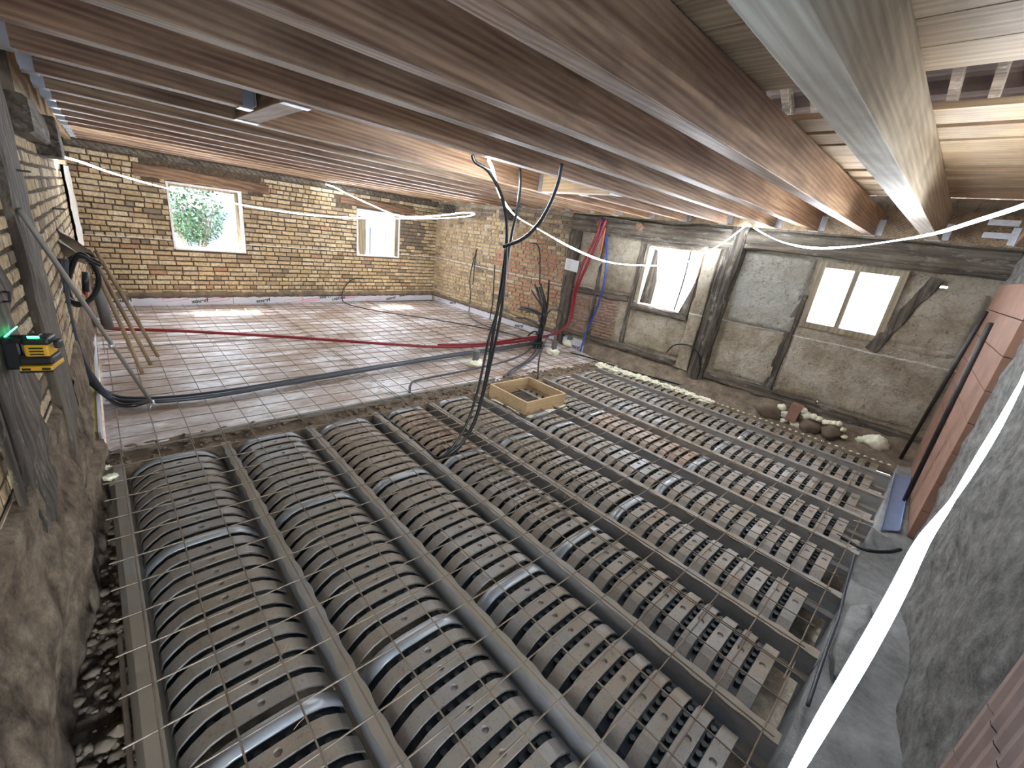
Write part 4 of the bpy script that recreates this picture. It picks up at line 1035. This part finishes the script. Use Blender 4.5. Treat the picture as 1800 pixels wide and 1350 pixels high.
b = MB(); b.tube([bs+V((0, 0, .2)), bs+V((0, 0, .23))], .065, 12, False); b.tube([bs+V((0, 0, .42)), bs+V((0, 0, .44))], .055, 12, False)
tag(b.build('cable_tie', M['rubber']), 'black ties holding the upright conduit bundle together', 'cable tie')
b = MB(); b.blob(bs+V((0, 0, .03)), (.11, .10, .07), 3, .6)
tag(b.build('conduit_tangle', M['rubber'], None, True), 'dark tangle at the foot of the conduit bundle', 'conduit')
cable('conduit', [onr(950, 500)+nrt*.03, onr(951, 470)+nrt*.03, onr(950, 440)+nrt*.03, onr(944, 429)+nrt*.03, onr(936, 428)+nrt*.03], .009, 'black', 'single thin conduit hooked high on the brick wall above the bundle', 'conduit', G)
# loose wires on the brick wall
for (pp, lab) in [([(841, 437), (834, 460), (828, 490), (829, 520), (826, 550)], 'dark cable pair hanging on the right brick wall, nearest the far corner'), ([(839, 440), (836, 470), (833, 500)], 'short wire beside the cable pair on the right brick wall'), ([(872, 466), (870, 500), (868, 530), (864, 555), (862, 565)], 'single dark cable hanging on the right brick wall left of the red bricks')]:
    cable('wall_cable', [onr(u, v)+nrt*.035 for u, v in pp], .009, 'black', lab, 'cable', 'cables on the right brick wall')
cable('conduit', [onr(826, 550)+nrt*.04, A(832, 562, 'z', .03), A(860, 575, 'z', .03), A(900, 588, 'z', .03), A(935, 600, 'z', .04)], .012, 'greyc', 'grey conduit along the right brick wall base to the bundle', 'conduit', G)

# ------------------------------------------------------------------ pipe stubs and foam
for (u, v, hh, lab) in [(835, 643, .16, 'grey plastic pipe stub in foam in front of the red conduit'), (972, 622, .16, 'grey plastic pipe stub in foam right of the conduit bundle'), (1000, 607, .10, 'low dark pipe stub in foam near the foil offcut')]:
    p = A(u, v, 'z', 0); t = thing('pipe_stub', lab, 'pipe stub', p, 'pipe stubs through the insulation floor')
    b = MB(); b.tube([p+V((0, 0, -.02)), p+V((0, 0, hh+.05))], .046, 20, False); b.tube([p+V((0, 0, hh+.0)), p+V((0, 0, hh+.055))], .050, 20, False); b.build('pipe', M['pvc'], t, False)
    b = MB(); b.blob(p+V((0, 0, .03)), (.10, .10, .07), u, .45, 3); b.build('foam_collar', M['foam'], t, True)
FG = 'lumps of expanding foam'
b = MB(); p = A(1540, 778, 'x', 6.0)
b.blob(p, (.11, .11, .09), 5, .35, 3); b.blob(p+V((-.02, .13, -.02)), (.05, .05, .035), 6, .5, 3)
tag(b.build('foam_lump', M['foam'], None, True), 'large round cream foam lump on the footing by the near right corner', 'foam', FG)
for (u, v, r, lab) in [(183, 823, .03, 'cream foam crumb on the first floor beam end'), (195, 838, .035, 'larger cream foam crumb beside the first floor beam end'), (155, 821, .025, 'cream foam crumb on the rubble beside the left wall'), (190, 640, .03, 'white foam crumb on the insulation floor near the left wall')]:
    b = MB(); p = A(u, v, 'z', .01); b.blob(p, (r, r*.8, r*.5), u, .6, 3); tag(b.build('foam_lump', M['foam'], None, True), lab, 'foam', FG)
b = MB(); rnd = random.Random(3)
for i in range(190):
    y = 3.62 - (i % 95)*.019; x = 5.62 + rnd.uniform(-.05, .06) - rnd.random()*.28*max(0, min(1, (y-2.5)))
    b.blob((x, y, .0+rnd.uniform(-.012, .012)), (rnd.uniform(.03, .06), .036, .018), i, .5, 3, 10, 6)
tag(b.build('foam_seam', M['foam'], None, True), 'bead of pale expanding foam along the narrow formers by the footing', 'foam')
b = MB()
for i in range(30):
    y = 1.9 - i*.066; b.blob((5.655, y, .002), (.012, .018, .009), i+60, .5, 3, 8, 5)
tag(b.build('foam_seam', M['foam'], None, True), 'dotted thin foam bead at the near end of the footing edge', 'foam')
# stones and brick in the footing
def stone(u0, v0, u1, v1, nm, mt, lab, seed, x=5.90):
    p = A((u0+u1)/2, (v0+v1)/2, 'x', x); wd = abs(A(u1, (v0+v1)/2, 'x', x).y - A(u0, (v0+v1)/2, 'x', x).y); ht = abs(A((u0+u1)/2, v0, 'x', x).z-A((u0+u1)/2, v1, 'x', x).z)
    b = MB()
    if mt == 'terra': b.box(p, (.12, wd*.9, ht), Matrix.Rotation(.06, 3, 'X'))
    else: b.blob(p, (.12, wd*.56, ht*.55), seed, .22, 1.6)
    tag(b.build(nm, M[mt], None, mt != 'terra', .004 if mt == 'terra' else 0), lab, 'stone' if mt != 'terra' else 'brick', None if mt == 'terra' else 'stones set in the footing')
stone(1331, 704, 1378, 738, 'stone', 'stone', 'brown stone left of the terracotta brick in the footing', 1)
stone(1385, 709, 1408, 741, 'terracotta_brick', 'terra', 'small terracotta brick bedded in cream foam in the footing', 2, 5.86)
stone(1405, 735, 1445, 762, 'stone', 'stone', 'brown stone just right of the terracotta brick', 3)
stone(1443, 742, 1480, 775, 'stone', 'stone', 'brown stone at the right end, foam curling over its edge', 4)
b = MB()
for i, (u, v, r) in enumerate([(1374, 716, .035), (1380, 728, .04), (1378, 739, .03), (1395, 744, .035), (1402, 748, .03), (1412, 722, .035), (1418, 731, .04), (1430, 733, .03), (1440, 737, .028), (1450, 742, .024), (1458, 743, .024), (1467, 744, .024), (1475, 745, .025), (1482, 755, .022), (1484, 768, .022)]):
    b.blob(A(u, v, 'x', 5.865), (.05, r*1.4, r*1.1), i+20, .45, 3, 14, 9)
tag(b.build('foam_seam', M['foam'], None, True), 'cream foam squeezed around the terracotta brick and stones', 'foam')

# ------------------------------------------------------------------ left wall things
SG = 'shovels leaning on the left wall'
def shovel(foot, tp, end, bw, lab, gcol='rod'):
    t = thing('shovel', lab, 'shovel', foot, SG)
    b = MB(); b.tube([foot, foot.lerp(tp, .5)+V((0, 0, .012)), tp], [.017, .019], 10); b.build('handle', M['handle'], t, True)
    if end is None: return
    d = (end-tp); bl = d.length; d.normalize(); sd = V((.10, .9, -.45)); sd = (sd-d*sd.dot(d)).normalized(); nn = d.cross(sd)
    b = MB()
    for side in (0, 1):
        def f(a, c, side=side):
            u_ = (a-.5)*2; wd = bw/2*(min(1, .45+1.6*c) if c < .6 else math.sqrt(max(.02, 1-((c-.6)/.42)**2)))
            return tp + d*(bl*c) + sd*u_*wd + nn*(.03*u_*u_ + .03*math.sin(c*2.5) + .0025*side)
        b.sheet(10, 12, f)
    b.build('blade', M[gcol], t, True)
    b = MB(); b.tube([tp.lerp(foot, .07), tp, tp+d*.06], [.021, .024], 10); b.build('socket', M['darkmetal'], t, True)
shovel(A(250, 656, 'z', .02), A(163, 462, 'y', 5.25), A(100, 413, 'y', 4.9), .20, 'shovel leaning on the left wall, its handle foot nearest the camera')
shovel(A(265, 641, 'z', .02), A(160, 447, 'y', 5.45), A(98, 396, 'y', 5.0), .20, 'middle shovel leaning on the left wall, rusty blade up')
shovel(A(278, 627, 'z', .02), A(168, 440, 'y', 5.8), None, .2, 'bare wooden handle leaning on the left wall, foot farthest from the camera')
foot = A(268, 714, 'z', .02); tp = A(34, 368, 'y', 3.0)
t = thing('prop_pole', 'slim grey metal pole leaning on the left wall, small claw foot on the mesh', 'pole', foot)
b = MB(); b.tube([foot+V((0, 0, .03)), tp], .0125, 10, False); b.build('pole', M['rod'], t, True)
b = MB(); m_ = foot.lerp(tp, .45); b.tube([m_, m_.lerp(tp, .02)], .017, 10, False); b.build('collar', M['galv'], t, True)
b = MB()
for a in range(3): b.tube([foot+V((0, 0, .04)), foot+V((.035*math.cos(a*2.1), .035*math.sin(a*2.1), -.005))], .006, 6, False)
b.tube([foot+V((0, 0, .01)), foot+V((0, 0, .05))], .018, 10, False); b.build('foot', M['galv'], t, True)
# grey pipe behind the coil
b = MB(); b.tube([A(172, 505, 'y', 6.8), A(190, 575, 'z', .06)], .055, 16, False); tag(b.build('drain_pipe', M['pvc'], None, True), 'grey drain pipe standing behind the shovels at the left wall', 'pipe')
b = MB(); b.tube([A(150, 478, 'y', 6.3), A(151, 512, 'y', 6.3)], .03, 12, False); tag(b.build('conduit_sleeve', M['black'], None, True), 'black sleeve on top of the red conduit at the left wall', 'pipe')
# laser level
Lc = A(72, 612, 'y', 2.2)
t = thing('laser_level', 'black and yellow cross line laser level glowing green on the left wall', 'laser level', Lc)
RL = Matrix((V((.97, -.25, 0)).normalized(), V((.25, .97, 0)).normalized(), V((0, 0, 1)))).transposed()
def lb(c, d, nm, mt, bev=.004):
    b = MB(); b.box(Lc+RL@V(c), d, RL); o = b.build(nm, M[mt], t, False, bev); return o
lb((0, 0, 0), (.066, .075, .045), 'housing', 'yellow', .008)
lb((0, 0, .034), (.072, .07, .028), 'head', 'rubber', .008)
lb((0, -.02, .052), (.03, .03, .012), 'lens_hood', 'rubber', .003)
lb((0, -.036, .0505), (.030, .003, .008), 'laser_window', 'green', .001)
for k in range(3): lb((0, -.038, -.012+.011*k), (.036, .003, .005), 'grille_bar', 'rubber', .001)
lb((-.006, 0, -.035), (.088, .085, .028), 'base', 'rubber', .007)
lb((-.006, 0, -.060), (.084, .11, .018), 'battery', 'yellow', .004); lb((-.006, 0, -.072), (.086, .11, .008), 'battery_shoe', 'rubber', .003)
lb((-.03, -.056, -.061), (.022, .003, .008), 'vent', 'rubber', .001); lb((.02, -.056, -.061), (.022, .003, .008), 'vent', 'rubber', .001)
lb((.048, 0, .018), (.018, .04, .03), 'side_knob', 'rubber', .006)
lb((-.075, .02, -.02), (.05, .05, .12), 'wall_bracket', 'rubber', .008); lb((-.055, .01, .03), (.05, .03, .03), 'clamp', 'rubber', .006)
b = MB()
c0 = onl(8, 592, .06); c1 = onl(30, 574, .06); b.bar(c0, c1, .003, .003); tag(b.build('laser_line', M['green']), 'short bright green laser line on the grey post left of the level', 'laser line')
# dark boards/hook at the left edge
b = MB(); b.tube([onl(0, 512, .03), onl(16, 514, .07), onl(17, 530, .07), onl(0, 530, .03)], .004, 6, False); tag(b.build('wall_hook', M['darkmetal']), 'bent dark iron hook at the left edge beside the grey post', 'hook')
b = MB(); b.tube([onl(2, 296, .0), onl(52, 302, .06)], .006, 6, False); tag(b.build('wall_spike', M['darkmetal']), 'long dark iron spike at the upper left edge of the left wall', 'spike')
b = MB(); b.tube([onl(92, 366, .0), onl(113, 368, .06)], .01, 6, False); tag(b.build('wall_spike', M['darkmetal']), 'short dark iron spike on the left wall above the shovel blades', 'spike')
# dark box timber
b = MB(); p = A(82, 240, 'y', 5.2); b.lohi((xl(5.2)-.02, 4.75, 1.86), (xl(5.2)+.12, 5.65, 2.12)); tag(b.build('beam_stub', M['oak'], None, False, .01), 'dark square beam stub sticking out of the left wall below the rim board', 'log stub', 'log stubs')
b = MB(); b.lohi((xl(7)-.02, 6.6, 1.84), (xl(7)+.06, 7.6, 1.95)); tag(b.build('timber_lintel', M['lintel']), 'small reddish lintel on the left wall near the far corner', 'lintel')
b = MB(); b.sheet(10, 24, lambda a, c: (lambda y, z: V((xl(y)+.03+.015*fr(y, z, 0, 4), y, z)))(7.0+1.4*a, .9+.95*c)); struct(b.build('trim_3', M['sillw'], None, True), 'pale plastered patch at the far end of the left wall')

# ------------------------------------------------------------------ near wall things
rnd = random.Random(8)
def yp(x): return yn(x)+.055
t = thing('hollow_brick_pier', 'tall pier of smooth terracotta hollow bricks against the near wall', 'brick pier', (5.1, -.25, 0))
b = MB(); z = .0; k = 0
while z < 1.75:
    x = 4.12; hgt = .235
    while x < 6.1:
        x2 = min(x+.5, 6.14)
        b.prism([(x+.003, yp(x), z), (x2-.003, yp(x2), z), (x2-.003, yp(x2)-.12, z), (x+.003, yp(x)-.12, z)], (0, 0, hgt-.006)); x = x2
    z += hgt; k += 1
b.build('hollow_bricks', M['terra'], t, False, .003)
t = thing('hollow_brick_jamb', 'ribbed terracotta hollow brick jamb at the lower right corner', 'brick pier', (1.0, -.45, 0))
b = MB()
for r_ in range(11):
    z = -.1+.2*r_; x0_, x1_ = .66+(0 if r_ % 2 else 0), 1.66; y0_ = yn(1.1)+.05
    n = 60; vs = []; fs = []
    for i in range(n+1):
        x = x0_+(x1_-x0_)*i/n; yy = y0_ + .055*(x-1.1) + (.009 if i % 4 in (1, 2) else 0)
        vs += [(x, yy, z), (x, yy, z+.196)]
    for i in range(n): fs.append((2*i, 2*i+2, 2*i+3, 2*i+1))
    b.add(vs, fs); b.prism([(x0_, y0_-.02, z), (x1_, y0_+.018, z), (x1_, y0_-.15, z), (x0_, y0_-.17, z)], (0, 0, .196))
b.build('ribbed_bricks', M['terra3'], t)
PG = 'dark poles leaning on the terracotta pier'
for (u0, v0, u1, v1, yy, lab, x_) in [(1583, 806, 1733, 548, -.085, 'farther dark steel bar leaning against the terracotta pier', 5.9), (1590, 880, 1741, 568, -.115, 'nearer dark steel bar leaning against the terracotta pier', 4.77)]:
    a = A(u0, v0, 'z', .03); d = (CR*((u1-900)/F)+CU*(-(v1-675)/F)+CF); c = CAM+d*((a-CAM).length*.86/d.length)
    b = MB(); b.tube([a, c], .017, 10, False); tag(b.build('steel_bar', M['darkmetal'], None, True), lab, 'bar', PG)
t = thing('stud_profile', 'short galvanised U profile lying on the ledge under the dark bars', 'metal profile', A(1572, 885, 'z', .02))
b = MB(); q = [A(1548, 932, 'z', .025), A(1580, 934, 'z', .025), A(1600, 838, 'z', .025), A(1572, 833, 'z', .025)]
b.prism(q, (0, 0, .004)); b.build('web', M['bluefilm'], t)
for (i, j) in ((0, 3), (1, 2)):
    b = MB(); b.bar(q[i]+V((0, 0, .012)), q[j]+V((0, 0, .012)), .003, .024); b.build('flange', M['bluefilm'], t)
cable('cord', [A(1560, 945, 'z', .03), A(1548, 938, 'z', .03), A(1530, 925, 'z', .03), A(1500, 915, 'z', .02)], .006, 'rod', 'thin pale wire end on the mesh beside the galvanised profile', 'wire')
cable('cord', [A(1503, 975, 'z', .02), A(1490, 1020, 'z', .02), A(1475, 1080, 'z', .02), A(1450, 1150, 'z', .02), A(1420, 1240, 'z', .02)], .008, 'greyc', 'blue-grey cable running along the former ends by the near ledge', 'cable', G)
b = MB(); b.blob(A(1500, 1120, 'z', .0), (.35, .07, .05), 3, .25, 2); tag(b.build('stone', M['ledge'], None, True), 'long flat stone on the near ledge under the bright light strip', 'stone', 'stones set in the footing')

# paper on the post
p = pr(4.82, 1.35, .085); t = thing('notice_sheet', 'white printed paper sheet pinned on the dark corner post', 'paper', p)
b = MB(); b.prism([pr(4.95, 1.28, .085), pr(4.66, 1.26, .095), pr(4.66, 1.45, .095), pr(4.95, 1.47, .085)], nrt*.001); b.build('sheet', M['paper'], t)
b = MB()
for k in range(6): b.prism([pr(4.92, 1.30+.025*k, .0875), pr(4.82, 1.297+.025*k, .0905), pr(4.82, 1.30+.025*k, .0905), pr(4.92, 1.303+.025*k, .0875)], nrt*.0005)
b.build('printed_lines', M['greyc'], t)

# ------------------------------------------------------------------ LED strips
LG = 'led light strips'
def led(pts, wd, lab, tw=None, mt='led'):
    b = MB(); b.ribbon(pts, wd*.75, .004, tw); tag(b.build('led_strip', M[mt]), lab, 'light strip', LG)
tw1 = lambda f: 1.2*math.sin(f*9)
pA = lerp_path([(103, 274), (140, 284), (200, 305), (285, 329), (360, 346), (430, 361), (520, 375), (600, 382), (680, 384), (760, 384), (815, 381), (834, 376), (815, 374), (770, 379), (720, 381), (690, 376), (650, 359), (615, 343), (590, 330), (573, 324)], (-.05, 6.3, 2.1), (3.7, 8.3, 2.15))
led(pA, .022, 'lit led strip draped along the far wall from the left corner in a loop', tw1)
led([A(97, 280, 'y', 6.6), A(96, 305, 'y', 6.6), A(95, 335, 'y', 6.6)], .05, 'short bright led strip end hanging in the far left corner')
pB = lerp_path([(858, 280), (866, 298), (876, 335), (888, 358), (910, 382), (950, 405), (1000, 433), (1050, 455), (1090, 464), (1143, 467)], A(858, 280, 'z', 2.19), (5.9, 3.3, 1.55))
led(pB, .026, 'lit led strip sagging from the ceiling opening to the boarded window', tw1)
pB2 = lerp_path([(1143, 467), (1175, 466), (1210, 460), (1240, 445), (1275, 424), (1312, 396)], (5.9, 3.3, 1.55), (5.85, 2.1, 2.19))
led(pB2, .014, 'lit led strip rising from the boarded window to the joist ends')
pC = lerp_path([(1325, 400), (1345, 412), (1380, 427), (1430, 436), (1490, 434), (1560, 425), (1640, 411), (1720, 387), (1800, 361), (1860, 335)], (5.85, 2.0, 2.19), (2.0, .0, 2.05))
led(pC, .022, 'lit led strip sagging along the right wall under the joist ends', tw1)
D0 = lambda u, v, k: CAM + (CR*((u-900)/F)+CU*(-(v-675)/F)+CF).normalized()*k
led([D0(1850, 560, .92), D0(1805, 655, .88), D0(1760, 740, .84), D0(1715, 815, .80), D0(1680, 870, .76), D0(1655, 905, .73), D0(1620, 955, .70), D0(1575, 1045, .64), D0(1520, 1145, .58), D0(1455, 1255, .52), D0(1398, 1355, .47), D0(1340, 1460, .45)], .02, 'widest bright led strip hanging close to the camera at the lower right', lambda f: .5*math.sin(f*7)-.3, 'ledsoft')
